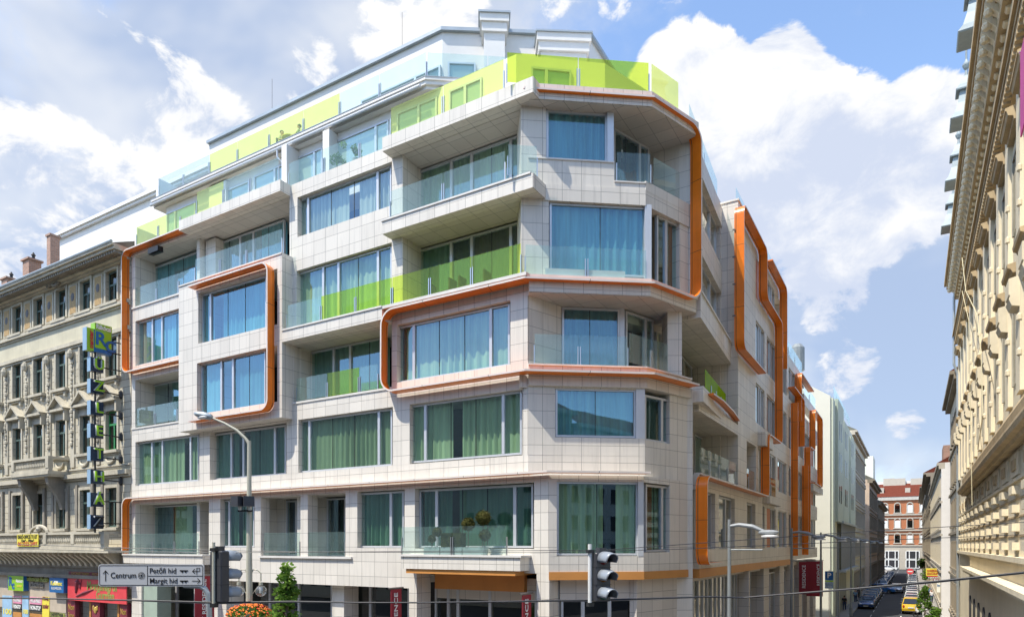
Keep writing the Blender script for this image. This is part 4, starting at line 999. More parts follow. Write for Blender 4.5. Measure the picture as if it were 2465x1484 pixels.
# ---------------------------------------------------------------- banners and shop signs of the old house
def flat_sign(name, x0, x1, z0, z1, o, mat, label, cat='sign', th=.06):
    t = empty(name, ((x0 + x1) / 2, 21.3 - o, z0), label, cat)
    m = MB(); m.fbox(FM, x0, x1, o - th, o, z0, z1); m.build('panel', mat, t)
    return t
def shop_signs():
    P = lambda px, o: XA(px, 21.3 - o)
    zz = lambda px, py, o: onY(px, py, 21.3 - o).z
    o = 1.22; x0, x1 = P(41, o), P(92, o); z0, z1 = zz(66, 1314, o), zz(66, 1285, o)
    t = flat_sign('banner', x0, x1, z0, z1, o, 'sign_yellow', 'yellow offices to let banner hung on the long stone balcony', 'banner', .03)
    for s, sz, f, mt in (('KIADÓ-OFFICES TO LET', .3, .78, 'black_paint'), ('13m² - 100m²', .22, .47, 'black_paint'), ('061/322-2497', .32, .2, 'red_text')):
        text('lettering', s, sz, ((x0 + x1) / 2, 21.3 - o - .01, z0 + (z1 - z0) * f), 0, mt, t, width=(x1 - x0) * (.92 if f != .47 else .6), bold=.006)
    o = .35; x0, x1 = P(19, o), P(56, o); z0, z1 = zz(37, 1420, o), zz(37, 1385, o)
    t = flat_sign('shop_sign', x0, x1, z0, z1, o, 'sign_green', 'green and blue emblem shop sign at the far left', 'sign', .3)
    m = MB(); m.fbox(FM, x0, x0 + .05, .1, o + .01, z0, z1); m.fbox(FM, x1 - .02, x1 + .03, .05, o - .01, z0, z1); m.build('edge', 'sign_blue', t)
    text('lettering', 'R', .75, (x0 + .38, 21.3 - o - .01, z0 + .55), 0, 'sign_blue', t, bold=.04); text('lettering', 'c', .7, (x0 + .75, 21.3 - o - .01, z0 + .32), 0, 'sign_blue', t, bold=.04)
    text('lettering', 'Rákóczi', .26, (x1 - .52, 21.3 - o - .01, z1 - .32), 0, 'letter_white', t, bold=.006, width=.85); text('lettering', 'center', .24, (x1 - .5, 21.3 - o - .01, z1 - .62), 0, 'sign_yellow', t, bold=.006, width=.7)
    o = .12; t = empty('shop_lettering', (P(90, o), 21.2, 4.4), 'dark green raised shop lettering on the beige fascia between two signs', 'sign')
    text('lettering', 'Hullámcsat Bazár', .42, (P(89, o), 21.3 - o, zz(89, 1393, o)), 0, 'olive', t, width=P(117, o) - P(62, o), depth=.05, bold=.01)
    text('lettering', 'KÉSZÍTÉS', .34, (P(89, o), 21.3 - o, zz(89, 1408, o)), 0, 'stucco_dark', t, width=P(106, o) - P(75, o), depth=.04, bold=.01)
    o = .4; x0, x1 = P(119, o), P(153, o); z0, z1 = zz(136, 1425, o), zz(136, 1390, o)
    t = flat_sign('shop_sign', x0, x1, z0, z1, o, 'sign_blue', 'blue box sign with yellow lettering on the beige shop fascia', 'sign', .35)
    text('lettering', 'Kedvenc', .36, ((x0 + x1) / 2, 21.3 - o - .01, z0 + .55), 0, 'sign_yellow', t, width=1.35, bold=.01); text('lettering', 'ÉLELMISZER', .2, ((x0 + x1) / 2, 21.3 - o - .01, z0 + .25), 0, 'letter_white', t, width=1.2)
    m = MB(); m.fbox(FM, (x0 + x1) / 2 - .25, (x0 + x1) / 2 + .2, o, o + .012, z1 - .4, z1 - .18); m.build('logo', 'letter_white', t)
    # red restaurant banner
    o = .25; x0, x1 = P(163, o), P(304, o); z0, z1 = zz(234, 1448, o), zz(234, 1387, o)
    t = flat_sign('restaurant_banner', x0, x1, z0, z1, o, 'sign_red', 'wide red restaurant banner with olive lettering over the shop door', 'banner', .05)
    text('lettering', 'Montenegrói', .72, (x0 + (x1 - x0) * .60, 21.3 - o - .01, z0 + (z1 - z0) * .62), 0, 'olive', t, width=(x1 - x0) * .50, bold=.02)
    text('lettering', 'Gurman', .72, (x0 + (x1 - x0) * .66, 21.3 - o - .01, z0 + (z1 - z0) * .26), 0, 'olive', t, width=(x1 - x0) * .30, bold=.02)
    m = MB(); m.tube([(x0 + .95, 21.3 - o - .01, z0 + .45), (x0 + 1.15, 21.3 - o - .01, z1 - .35), (x0 + 1.2, 21.3 - o - .01, z1 - .2)], [.05, .16, .05], 6); m.tube([(x0 + 1.4, 21.3 - o, z0 + .75), (x0 + 1.6, 21.3 - o, z1 - .2)], [.08, .03], 5); m.tube([(x0 + 1.4, 21.3 - o, z0 + .75), (x0 + 1.32, 21.3 - o, z1 - .3)], [.08, .03], 5)
    m.tube([(x0 + 1.0, 21.3 - o, z0 + .25), (x0 + 1.9, 21.3 - o, z0 + .5), (x0 + 2.9, 21.3 - o, z0 + .72)], [.05, .09, .03], 6); m.build('emblem', 'maroon', t)
    o = .2; t = flat_sign('shop_sign', x0, x1, z1 + .02, z1 + .24, o, 'maroon', 'narrow maroon strip with gold lettering above the red banner', 'sign', .05)
    text('lettering', 'GYORSÉTTEREM    PECSENYE    RESTAURANT', .18, ((x0 + x1) / 2, 21.3 - o - .01, z1 + .13), 0, 'gold', t, width=(x1 - x0) * .9)
    zb = z0
    for px0, px1, tx in ((163, 181, 'Non\nStop'), (221, 240, ''), (289, 306, 'Non\nStop')):
        a, b = P(px0, .1), P(px1, .1); t = flat_sign('pilaster_sign', a, b, .2, zb, .1, 'maroon', {163: 'maroon pilaster with gold non stop lettering left of the restaurant window', 221: 'maroon pilaster with gold crest between the restaurant windows', 289: 'maroon pilaster with gold non stop lettering right of the restaurant window'}[px0], 'sign', .3)
        if tx: text('lettering', tx, .5, ((a + b) / 2, 21.3 - .12, zz(170, 1470, .1)), 0, 'gold', t, width=(b - a) * .8)
        else:
            m = MB(); zc = zz(230, 1467, .1); m.ball(((a + b) / 2, 21.17, zc), .16, 8, 0, (1, .3, 1.3))
            for s in (-1, 1): m.ball(((a + b) / 2 + s * .2, 21.17, zc + .12), .13, 6, 0, (.6, .3, 1.4))
            m.build('crest', 'gold', t)
    for i, (px0, px1, lb) in enumerate(((181, 221, 'restaurant window with orange frame left of the crest'), (240, 289, 'restaurant window with orange frame right of the crest'))):
        a, b = P(px0, -.1), P(px1, -.1); t = empty('shop_window', ((a + b) / 2, 21.4, .3), lb, 'window'); m = MB()
        m.box(a, a + .18, 21.35, 21.45, .3, zb); m.box(b - .18, b, 21.35, 21.45, .3, zb); m.build('frame', 'wood_orange', t)
        m = MB(); m.add([(a, 21.42, .3), (b, 21.42, .3), (b, 21.42, zb), (a, 21.42, zb)], [(0, 1, 2, 3)]); m.build('pane', 'shop_glass', t)
    # poster-covered shop windows
    for px0, px1, lb in ((45, 103 - 16, 'dark shop window with non stop board, leftmost of two'), (110, 168 - 3, '')):
        pass
    def poster(px0, px1, y0, y1, mat, label, lines):
        o = .02; a, b = P(px0, o), P(px1, o); z0, z1 = zz((px0 + px1) / 2, y1, o), zz((px0 + px1) / 2, y0, o)
        t = flat_sign('poster', a, b, z0, z1, o + .06, mat, label, 'poster', .04)
        for s, f, sz, mt in lines: text('lettering', s, sz, ((a + b) / 2, 21.3 - o - .07, z0 + (z1 - z0) * f), 0, mt, t, width=(b - a) * .85, bold=.012)
    poster(34, 54, 1433, 1451, 'pink_text', 'pink and white posters over the left non stop board', [('FAXOL-MÁSOL', .5, .4, 'letter_white')]); poster(34, 54, 1452, 1466, 'black_paint', 'black board with white non stop lettering, left one of two', [('NON-STOP', .5, .34, 'letter_white')])
    poster(74, 103, 1436, 1453, 'pink_text', 'pink and white posters over the right non stop board', [('FAXOL-MÁSOL', .5, .4, 'letter_white')]); poster(74, 103, 1454, 1470, 'black_paint', 'black board with white non stop lettering, right one of two', [('NON-STOP', .5, .36, 'letter_white')])
    poster(8, 31, 1432, 1484, 'poster_blue', 'pale blue shop poster at the far left edge', [('100', .25, .5, 'sign_yellow')]); poster(56, 71, 1432, 1484, 'poster_blue', 'pale blue poster between the two non stop boards', [('100', .25, .4, 'sign_yellow')])
    poster(104, 121, 1435, 1484, 'sign_yellow', 'yellow poster strip right of the non stop boards', [('ITAL', .9, .3, 'maroon'), ('DOHÁNY', .5, .3, 'maroon')]); poster(124, 158, 1474, 1484, 'olive', 'olive poster in the dark shop doorway', [('NYITVA', .5, .3, 'black_paint')])
    poster(34, 54, 1472, 1484, 'wood_orange', 'orange poster below the left non stop board', []); poster(74, 103, 1476, 1484, 'wood_orange', 'orange poster below the right non stop board', [])
shop_signs()
# ================================================================ ground
plain('asphalt', (.052, .054, .060), .85, 0, .25, .6, bump=.15); plain('paving', (.30, .28, .26), .85, 0, .15, .5); plain('kerb_stone', (.36, .35, .33), .8, 0, .15); plain('road_paint', (.75, .75, .72), .7)
def sheet(name, mat, poly, z0, z1):
    m = MB(); m.prism(poly, z0, z1); return tag(m.build(name, mat), kind='structure')
g = MB(); g.add([(-700, -500, -.14), (700, -500, -.14), (700, 1200, -.14), (-700, 1200, -.14)], [(0, 1, 2, 3)]); tag(g.build('ground', 'asphalt'), kind='structure')
g = MB(); g.add([(-90, -14, -.136), (60, -14, -.136), (60, 15.2, -.136), (-90, 15.2, -.136)], [(0, 1, 2, 3)]); tag(g.build('road', 'asphalt'), kind='structure')
g = MB(); g.add([(-5.9, 15.2, -.132), (.8, 15.2, -.132), (.8, 243, -.132), (-5.9, 243, -.132)], [(0, 1, 2, 3)]); tag(g.build('side_road', 'asphalt'), kind='structure')
sheet('pavement', 'paving', [(-90, 15.4), (-6.05, 15.4), (-6.05, 243), (-14, 243), (-14, 60), (-90, 60)], -.13, 0)
sheet('pavement', 'paving', [(.95, 15.4), (60, 15.4), (60, 60), (9, 60), (9, 243), (.95, 243)], -.13, 0)
k = MB(); k.box(-6.05, -5.9, 15.2, 243, -.13, .01); k.box(-90, -5.9, 15.25, 15.4, -.13, .01); tag(k.build('kerb', 'kerb_stone'), kind='structure')
k = MB(); k.box(.8, .95, 15.2, 243, -.13, .01); k.box(.8, 60, 15.25, 15.4, -.13, .01); tag(k.build('kerb', 'kerb_stone'), kind='structure')
k = MB()
for y in range(70, 240, 6): k.box(-4.05, -3.95, y, y + .1, -.131, -.126); k.box(-4.05, -2.1 - 1.9, y, y + 2.4, -.131, -.126); k.box(-1.25, -1.15, y, y + 2.4, -.131, -.126)
tag(k.build('road_marking', 'road_paint'), kind='structure')

# ================================================================ the ornate palace on the right
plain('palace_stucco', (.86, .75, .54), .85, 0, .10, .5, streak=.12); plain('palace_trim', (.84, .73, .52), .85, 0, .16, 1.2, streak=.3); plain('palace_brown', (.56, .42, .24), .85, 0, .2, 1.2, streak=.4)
plain('turret_lead', (.29, .335, .345), .5, .25, .15, 2); plain('magenta', (.62, .02, .25), .5); plain('rope', (.62, .55, .36), .8)
PAL = empty('palace_building', (6, 40, 0), 'ornate cream palace with heavy bracketed cornice and grey roof turrets on the right', 'building')
FR = Fr(3.0, 0, 0, -1)          # runs towards the camera, outward is -X; length = -Y
def rb(m, y0, y1, c0, c1, z0, z1): m.box(min(c0, c1), max(c0, c1), y0, y1, z0, z1)
PY0, PY1 = 16.0, 61.0
BAYS = [22.2 + 3.08 * i for i in range(13)]
def palace():
    m = MB(); rb(m, PY0, PY1, 3, 18, 0, 27.3); m.build('wall', 'palace_stucco', PAL)
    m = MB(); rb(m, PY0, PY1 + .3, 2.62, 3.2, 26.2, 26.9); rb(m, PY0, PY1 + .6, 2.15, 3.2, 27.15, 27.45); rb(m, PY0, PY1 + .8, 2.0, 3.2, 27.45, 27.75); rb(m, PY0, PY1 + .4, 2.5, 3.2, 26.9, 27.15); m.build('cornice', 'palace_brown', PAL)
    V = [(3.0, 27.15), (2.2, 27.15), (2.2, 26.98), (2.38, 26.8), (2.6, 26.55), (2.66, 26.3), (2.78, 26.1), (3.0, 26.05)]; n = len(V)
    md = None
    for i in range(58):
        y = PY0 + .4 + i * .775
        if md is None:
            c = MB(); A = [(x, 0, z) for x, z in V]; B = [(x, .36, z) for x, z in V]
            c.add(A + B, [tuple(range(n))[::-1], tuple(range(n, 2 * n))] + [(k, (k + 1) % n, n + (k + 1) % n, n + k) for k in range(n)]); c.ball((2.32, .18, 26.78), .17, 8); md = c.build('modillion', 'palace_trim', PAL); md.location.y = y
        else:
            d = md.copy(); COL.objects.link(d); d.location.y = y
    # ornamented frieze
    m = MB(); rr = random.Random(3)
    for i in range(150):
        y = PY0 + .3 + i * .30; m.ball((2.95, y, 25.4 + rr.uniform(-.25, .25)), rr.uniform(.1, .2), 6, 0, (.6, 1, 1.3))
    rb(m, PY0, PY1, 2.9, 3.1, 24.6, 24.75); rb(m, PY0, PY1, 2.88, 3.1, 25.95, 26.1); m.build('frieze', 'palace_trim', PAL)
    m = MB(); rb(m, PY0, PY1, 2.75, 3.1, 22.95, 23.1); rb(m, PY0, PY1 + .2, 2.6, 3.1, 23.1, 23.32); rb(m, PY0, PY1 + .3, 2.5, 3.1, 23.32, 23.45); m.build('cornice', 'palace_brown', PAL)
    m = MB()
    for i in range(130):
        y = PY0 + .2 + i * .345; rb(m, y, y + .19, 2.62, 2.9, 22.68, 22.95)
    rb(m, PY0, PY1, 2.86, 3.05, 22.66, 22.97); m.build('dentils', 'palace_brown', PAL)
    # pilaster strips, windows and hoods
    wn = None
    for i, y in enumerate(BAYS):
        q = MB(); rb(q, y - .45 + 1.54, y + .45 + 1.54, 2.86, 3.1, 12.4, 22.6); q.build('pilaster', 'palace_stucco', PAL)
        for z0, z1 in ((13.0, 15.9), (18.2, 20.9)):
            f = MB(); rb(f, y - .7, y - .58, 2.93, 3.1, z0, z1); rb(f, y + .58, y + .7, 2.93, 3.1, z0, z1); rb(f, y - .58, y + .58, 2.93, 3.1, z1 - .14, z1); rb(f, y - .05, y + .05, 2.955, 3.05, z0, z1 - .14)
            w = f.build('window', 'stucco_trim', PAL); g = MB(); g.add([(2.96, y - .58, z0), (2.96, y + .58, z0), (2.96, y + .58, z1), (2.96, y - .58, z1)], [(0, 1, 2, 3)]); g.build('pane', 'old_glass', w)
        V2 = [(3.02, 21.5), (2.82, 21.5), (2.80, 21.62), (2.66, 21.66), (2.62, 21.8), (2.58, 21.82), (2.58, 21.9), (3.02, 22.0)]
        def hood(V, y0, y1, name, mat):
            c = MB(); n = len(V); A = [(x, y0, z) for x, z in V]; B = [(x, y1, z) for x, z in V]
            c.add(A + B, [tuple(range(n))[::-1], tuple(range(n, 2 * n))] + [(k, (k + 1) % n, n + (k + 1) % n, n + k) for k in range(n)]); return c.build(name, mat, PAL)
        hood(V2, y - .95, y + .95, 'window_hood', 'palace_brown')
        V3 = [(3.02, 16.5), (2.80, 16.5), (2.74, 16.62), (2.66, 16.66), (2.64, 16.78), (3.02, 16.86)]; hood(V3, y - .85, y + .85, 'window_hood', 'palace_brown')
        V4 = [(3.02, 15.0), (2.66, 15.1), (2.58, 15.3), (2.62, 15.42), (2.58, 15.45), (2.58, 15.95), (3.02, 16.05)]; hood(V4, y + 1.54 - .42, y + 1.54 + .42, 'balcony_bracket', 'palace_trim')
        for z in (13.6, 14.7, 17.2, 18.3, 19.4): c = MB(); c.ball((2.86, y + 1.54 - .38, z), .16, 6, 0, (.6, .8, 1)); c.build('boss', 'palace_trim', PAL) if i < 9 else None
    # lower cornice with its tiled drip roof
    V5 = [(3.02, 10.75), (2.7, 10.75), (2.66, 10.85), (2.5, 10.9), (2.46, 11.05), (2.46, 11.12), (2.75, 11.55), (2.72, 11.8), (2.78, 11.95), (3.02, 12.0)]; n = len(V5)
    c = MB(); A = [(x, PY0, z) for x, z in V5]; B = [(x, 53.5, z) for x, z in V5]
    c.add(A + B, [tuple(range(n))[::-1], tuple(range(n, 2 * n))] + [(k, (k + 1) % n, n + (k + 1) % n, n + k) for k in range(n)]); c.build('cornice', 'palace_brown', PAL)
    m = MB(); rb(m, PY0, PY1, 2.9, 3.1, 9.65, 9.75); m.build('string_course', 'palace_trim', PAL)
    for i, y in enumerate(BAYS):
        p = MB(); rb(p, y - .95, y + .95, 2.93, 3.1, 9.85, 10.6); q = p.build('panel', 'palace_trim', PAL); p = MB(); rb(p, y - .5, y + .5, 2.88, 3.0, 10.05, 10.4); p.build('boss', 'palace_brown', q)
        for z in (7.35, 7.98, 8.6, 9.22):
            p = MB(); rb(p, y - .62, y + .3, 2.80, 3.1, z, z + .26); p.build('rusticated_block', 'palace_trim', PAL)
    m = MB()
    for z in (7.8, 8.45, 9.05): rb(m, PY0, PY1, 2.97, 3.05, z, z + .05)
    m.build('joint', 'palace_brown', PAL)
    m = MB(); rb(m, PY0, PY1, 2.78, 3.1, 6.95, 7.12); rb(m, PY0, PY1, 2.86, 3.1, 6.85, 6.95); m.build('sill_course', 'palace_trim', PAL)
    m = MB(); rb(m, PY0, 50.8, 2.5, 3.1, 6.05, 6.2); rb(m, PY0, 50.6, 2.62, 3.1, 5.9, 6.05); m.build('ledge', 'palace_trim', PAL)
    for i, y in enumerate(BAYS[:10]):
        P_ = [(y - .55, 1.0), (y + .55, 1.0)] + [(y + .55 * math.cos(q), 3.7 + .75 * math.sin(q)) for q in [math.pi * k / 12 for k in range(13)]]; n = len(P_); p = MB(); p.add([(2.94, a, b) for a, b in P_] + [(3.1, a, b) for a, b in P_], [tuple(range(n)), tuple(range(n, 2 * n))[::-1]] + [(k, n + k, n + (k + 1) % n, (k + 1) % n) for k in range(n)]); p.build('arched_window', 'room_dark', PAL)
    # mansard and turrets
    m = MB(); m.add([(2.55, PY0, 27.7), (2.55, PY1, 27.7), (5.0, PY1, 31.5), (5.0, PY0, 31.5), (14, PY0, 31.5), (14, PY1, 31.5)], [(0, 1, 2, 3), (3, 2, 5, 4), (1, 5, 2)]); m.build('roof', 'turret_lead', PAL)
    for dd in (25.5, 31.5, 37.6, 43.8, 49.8):
        y = dd * .8584 + .5131 * (dd * 1075 / 1620) + .0
        t = MB(); t.box(2.62, 4.2, y - .55, y + .55, 27.6, 31.0); q = t.build('dormer', 'palace_trim', PAL)
        def sq(r, z):
            r *= .88; return [(2.5 - r, y - r, z), (2.5 + r, y - r, z), (2.5 + r, y + r, z), (2.5 - r, y + r, z)]
        pr = [(.84, 31.0), (.88, 31.06), (.64, 31.42), (.46, 32.0), (.35, 32.68), (.55, 32.68), (.57, 32.75), (.36, 33.05), (.22, 33.5), (.08, 33.62)]
        t = MB(); Vv = [p for r, z in pr for p in sq(r, z)]
        F = [(0, 3, 2, 1)] + [(i * 4 + k, i * 4 + (k + 1) % 4, i * 4 + 4 + (k + 1) % 4, i * 4 + 4 + k) for i in range(len(pr) - 1) for k in range(4)]
        t.add(Vv, F); t.lathe((2.5, y, 33.55), [(.09, 0), (.06, .35), (.13, .45), (.19, .6), (.19, .68), (.10, .82), (.05, .95), (.05, 1.5), (.02, 1.8)], 10); t.build('turret', 'turret_lead', q)
    m = MB(); m.tube([(2.75, PY1 - .3, 27.1), (2.6, PY1 - .2, 26.2), (2.6, PY1 - .1, 21.2), (2.85, PY1 - .1, 20.4), (2.85, PY1 - .1, .2)], .09, 8); m.build('drainpipe', 'zinc', PAL)
palace()
t = empty('hanging_cable', (2.4, 50, 20), 'thin pale cable hanging loose down the palace front from its cornice', 'cable')
m = MB(); pp = [onX(x, y, 2.42) for x, y in ((2385, 635), (2400, 770), (2418, 862), (2424, 910))]; pp = [onX(x, y, 2.3) for x, y in ((2316, 620), (2325, 700), (2352, 756), (2362, 850), (2366, 1000), (2354, 1080))]; m.tube(pp, .018, 5); m.build('strand', 'rope', t)
m = MB(); pp = [onX(x, y, 2.42) for x, y in ((2316, 700), (2332, 770), (2338, 1100), (2340, 1215))]; m.tube(pp, .016, 5); m.build('strand', 'rope', t)
t = empty('magenta_banner', (2.0, 24.6, 23), 'magenta vertical banner hung from the palace cornice at the right edge', 'banner'); m = MB(); b0 = onX(2460, 330, 1.95); m.box(1.92, 1.95, b0.y - 2.0, b0.y, b0.z, onX(2460, 130, 1.95).z); m.build('cloth', 'magenta', t); m = MB(); zt = onX(2460, 130, 1.95).z; m.tube([(3.0, b0.y, zt + .04), (1.9, b0.y, zt + .04)], .03, 6); m.build('pole', 'steel', t)

# ---------------------------------------------------------------- other houses along the side street
plain('beige_render', (.60, .52, .40), .85, 0, .1); plain('pale_green', (.60, .64, .50), .8, 0, .05, .4); plain('pale_cream', (.76, .74, .62), .8, 0, .05, .4); plain('yellow_paint', (.80, .66, .10), .7); plain('brown_stucco', (.30, .25, .18), .85, 0, .2, .6, streak=.3)
plain('roof_tile', (.15, .045, .03), 1.0, 0, .25, 3, spec=.0); plain('grey_stone', (.55, .52, .45), .8, 0, .12); plain('red_brick', (.48, .18, .08), .85, 0, .12, 3); plain('pale_stone', (.50, .45, .37), .8, 0, .08); plain('cream_wall', (.60, .56, .44), .85, 0, .1, .6)
plain('peach', (.62, .48, .36), .85, 0, .12, .6, streak=.2)
glassy('street_glass', (.30, .33, .33), .10, .35)
def street_house(name, label, side, y0, y1, xf, z, wall, trim, storeys, wmat='street_glass', win_w=1.1, step=2.6, depth=10, roof=None, hoods=True, base=0.0, eave=.45, cat='building'):
    """house along the side street: side -1 stands left of the road facing +X, side 1 right of it facing -X"""
    b = empty(name, (xf + side * depth / 2, (y0 + y1) / 2, 0), label, cat); out = -side
    m = MB(); m.box(xf, xf + side * depth, y0, y1, 0, z); m.build('wall', wall, b)
    m = MB(); m.box(xf + out * eave, xf - out * .3, y0, y1, z - .25, z); m.box(xf + out * eave * .6, xf - out * .3, y0, y1, z - .6, z - .25); m.build('cornice', trim, b)
    n = int((y1 - y0 - 1) / step)
    for (z0, z1) in storeys:
        m = MB(); m.box(xf + out * .14, xf - out * .1, y0, y1, z0 - .75, z0 - .55); m.build('string_course', trim, b)
        for i in range(n):
            y = y0 + 1.3 + step * (i + .1); f = MB(); f.box(xf + out * .07, xf - out * .1, y - win_w / 2 - .12, y - win_w / 2, z0, z1); f.box(xf + out * .07, xf - out * .1, y + win_w / 2, y + win_w / 2 + .12, z0, z1); f.box(xf + out * .07, xf - out * .1, y - win_w / 2, y + win_w / 2, z1, z1 + .12); f.box(xf + out * .18, xf - out * .1, y - win_w / 2 - .2, y + win_w / 2 + .2, z0 - .16, z0)
            if hoods: f.box(xf + out * .28, xf - out * .1, y - win_w / 2 - .22, y + win_w / 2 + .22, z1 + .3, z1 + .48)
            w = f.build('window', trim, b); g = MB(); x = xf + out * .02
            g.add([(x, y - win_w / 2, z0), (x, y + win_w / 2, z0), (x, y + win_w / 2, z1), (x, y - win_w / 2, z1)], [(0, 1, 2, 3) if out > 0 else (3, 2, 1, 0)]); g.build('pane', wmat, w)
    if roof:
        m = MB(); xs = xf + out * eave; xe = xf + side * depth; xm = (xs + xe) / 2
        m.add([(xs, y0, z), (xs, y1, z), (xm, y1, z + 3.0), (xm, y0, z + 3.0), (xe, y1, z), (xe, y0, z)], [(0, 1, 2, 3), (3, 2, 4, 5), (0, 3, 5), (1, 4, 2)]); m.build('roof', roof, b)
    return b
# pale green block with a glazed stair front
GB = empty('pale_green_building', (-14, 84, 0), 'plain pale green block with a steel slatted lower front beyond the orange bands', 'building')
def green_block():
    m = MB(); m.box(-20, -7.6, 70, 98, 0, 22.5); m.add([(-7.6, 70, 22.5), (-7.6, 98, 22.5), (-16, 98, 28), (-16, 70, 28), (-20, 98, 26.5), (-20, 70, 26.5), (-20, 70, 22.5), (-20, 98, 22.5)], [(0, 1, 2, 3), (3, 2, 4, 5), (0, 3, 5, 6), (1, 7, 4, 2)]); m.build('wall', 'pale_cream', GB)
    for i, (y0, y1, z1, o) in enumerate(((72.5, 79.0, 22.6, .5), (80, 87, 21.6, .45), (88.5, 96.5, 21.0, .5))):
        m = MB(); m.box(-7.7, -7.6 + o, y0, y1, 10.0, z1); m.build('bay', 'pale_green', GB)
        for y in (y0 + 1.2, y0 + 3.2):
            for z in (12, 15.3, 18.6): f = MB(); f.box(-7.62 + o, -7.57 + o, y, y + .8, z, z + 1.9); f.build('window', 'street_glass', GB)
    m = MB(); m.box(-7.7, -7.35, 70.2, 72.3, 0, 22.3); m.box(-7.7, -7.4, 96, 98, 0, 22); m.build('strip', 'pale_green', GB)
    m = MB(); m.box(-7.6, -7.2, 77, 96, 4.9, 9.9); q = m.build('glazed_front', 'street_glass', GB)
    for i in range(38):
        m = MB(); y = 77.2 + .5 * i; m.box(-7.2, -7.08, y, y + .09, 4.9, 9.9); m.build('slat', 'steel', GB)
    m = MB(); m.box(-7.7, -6.9, 76.6, 96.4, 9.9, 10.15); m.box(-7.7, -6.7, 76.6, 96.4, 4.6, 4.85); m.build('canopy', 'zinc', GB)
    m = MB(); m.box(-7.62, -7.55, 75.4, 77.4, 0, 4.6); m.box(-7.62, -7.55, 80, 88, 0, 4.4); m.build('garage_door', 'lead_grey', GB)
    FG = Fr(-7.3, 0, 0, 1); rail(GB, FG, [71, 74, 77, 80.5, 84, 87.5, 91], 22.6, -.1, 'cccccc', px=False)
    m = MB(); m.box(-14, -12, 73, 75, 26, 28.6); m.lathe((-11, 72.6, 26), [(.7, 0), (.7, 2.4), (.4, 2.8), (.02, 2.9)], 12); m.build('roof_plant', 'lead_grey', GB)
green_block(); GB.location += Vector((.4, 4.2, 0))
street_house('long_stucco_house', 'long white stuccoed street house with moulded cornices beyond the pale green block', -1, 102.5, 132, -7.3, 23.2, 'cream_wall', 'pale_stone', [(1.2, 3.6), (6.0, 8.4), (10.2, 12.6), (14.2, 16.8), (18.4, 20.8)], step=2.3, roof='roof_slate', eave=.7)
street_house('peach_corner_house', 'peach stuccoed corner house with dark moulded cornice on the left of the far street', -1, 137, 168, -6.9, 19.4, 'peach', 'brown_stucco', [(1.2, 3.8), (6.2, 8.6), (10.6, 13.0), (14.8, 17.2)], roof='roof_slate', eave=.9)
street_house('dark_street_house', 'dark soot stained house farthest down the left side of the street', -1, 168, 205, -6.7, 17.0, 'brown_stucco', 'brown_stucco', [(1.2, 3.8), (6.2, 8.6), (10.6, 13.0)], roof='roof_slate', eave=.9)
fw = empty('bare_firewall', (-14, 172, 0), 'tall pale bare firewall rising behind the peach corner house', 'building'); m = MB(); m.prism([(-13, 166), (-7.6, 166), (-7.6, 174), (-13, 174)], 0, 27); m.build('wall', 'pale_cream', fw); m = MB(); m.box(-11.2, -9.6, 166.4, 168, 27, 29.6); m.build('chimney', 'pale_cream', fw)
street_house('beige_tenement', 'flat beige tenement with dark eaves next to the palace drainpipe', 1, 61.2, 77.5, 3.0, 20.8, 'beige_render', 'brown_stucco', [(2, 4.2), (5.6, 7.8), (9.2, 11.4), (12.8, 15.0), (16.4, 18.6)], hoods=False, roof='roof_tile', eave=.65)
q = street_house('yellow_panel_house', 'white gabled house with bright yellow window panels on its street front', 1, 78, 126, 2.3, 15.6, 'white_render', 'pale_stone', [(2, 4.2), (5.6, 7.8), (9.2, 11.4), (12.4, 14.2)], wmat='yellow_paint', win_w=1.5, hoods=False, roof='roof_tile', eave=.35)
m = MB(); m.box(2.5, 4.4, 79, 83, 15.6, 17.4); m.build('firewall', 'brick', q)
street_house('brown_balcony_house', 'dark brown balconied house with wide eaves on the right of the far street', 1, 127, 172, 2.3, 19.2, 'brown_stucco', 'brown_stucco', [(1.4, 3.8), (6.2, 8.8), (10.4, 13), (14.6, 17)], roof='roof_tile', eave=1.0)
street_house('brown_eaved_house', 'last brown house on the right before the red brick building', 1, 172, 236, 2.2, 20.4, 'brown_stucco', 'brown_stucco', [(1.4, 3.8), (6.2, 8.8), (10.4, 13), (14.6, 17)], roof='roof_tile', eave=1.1)
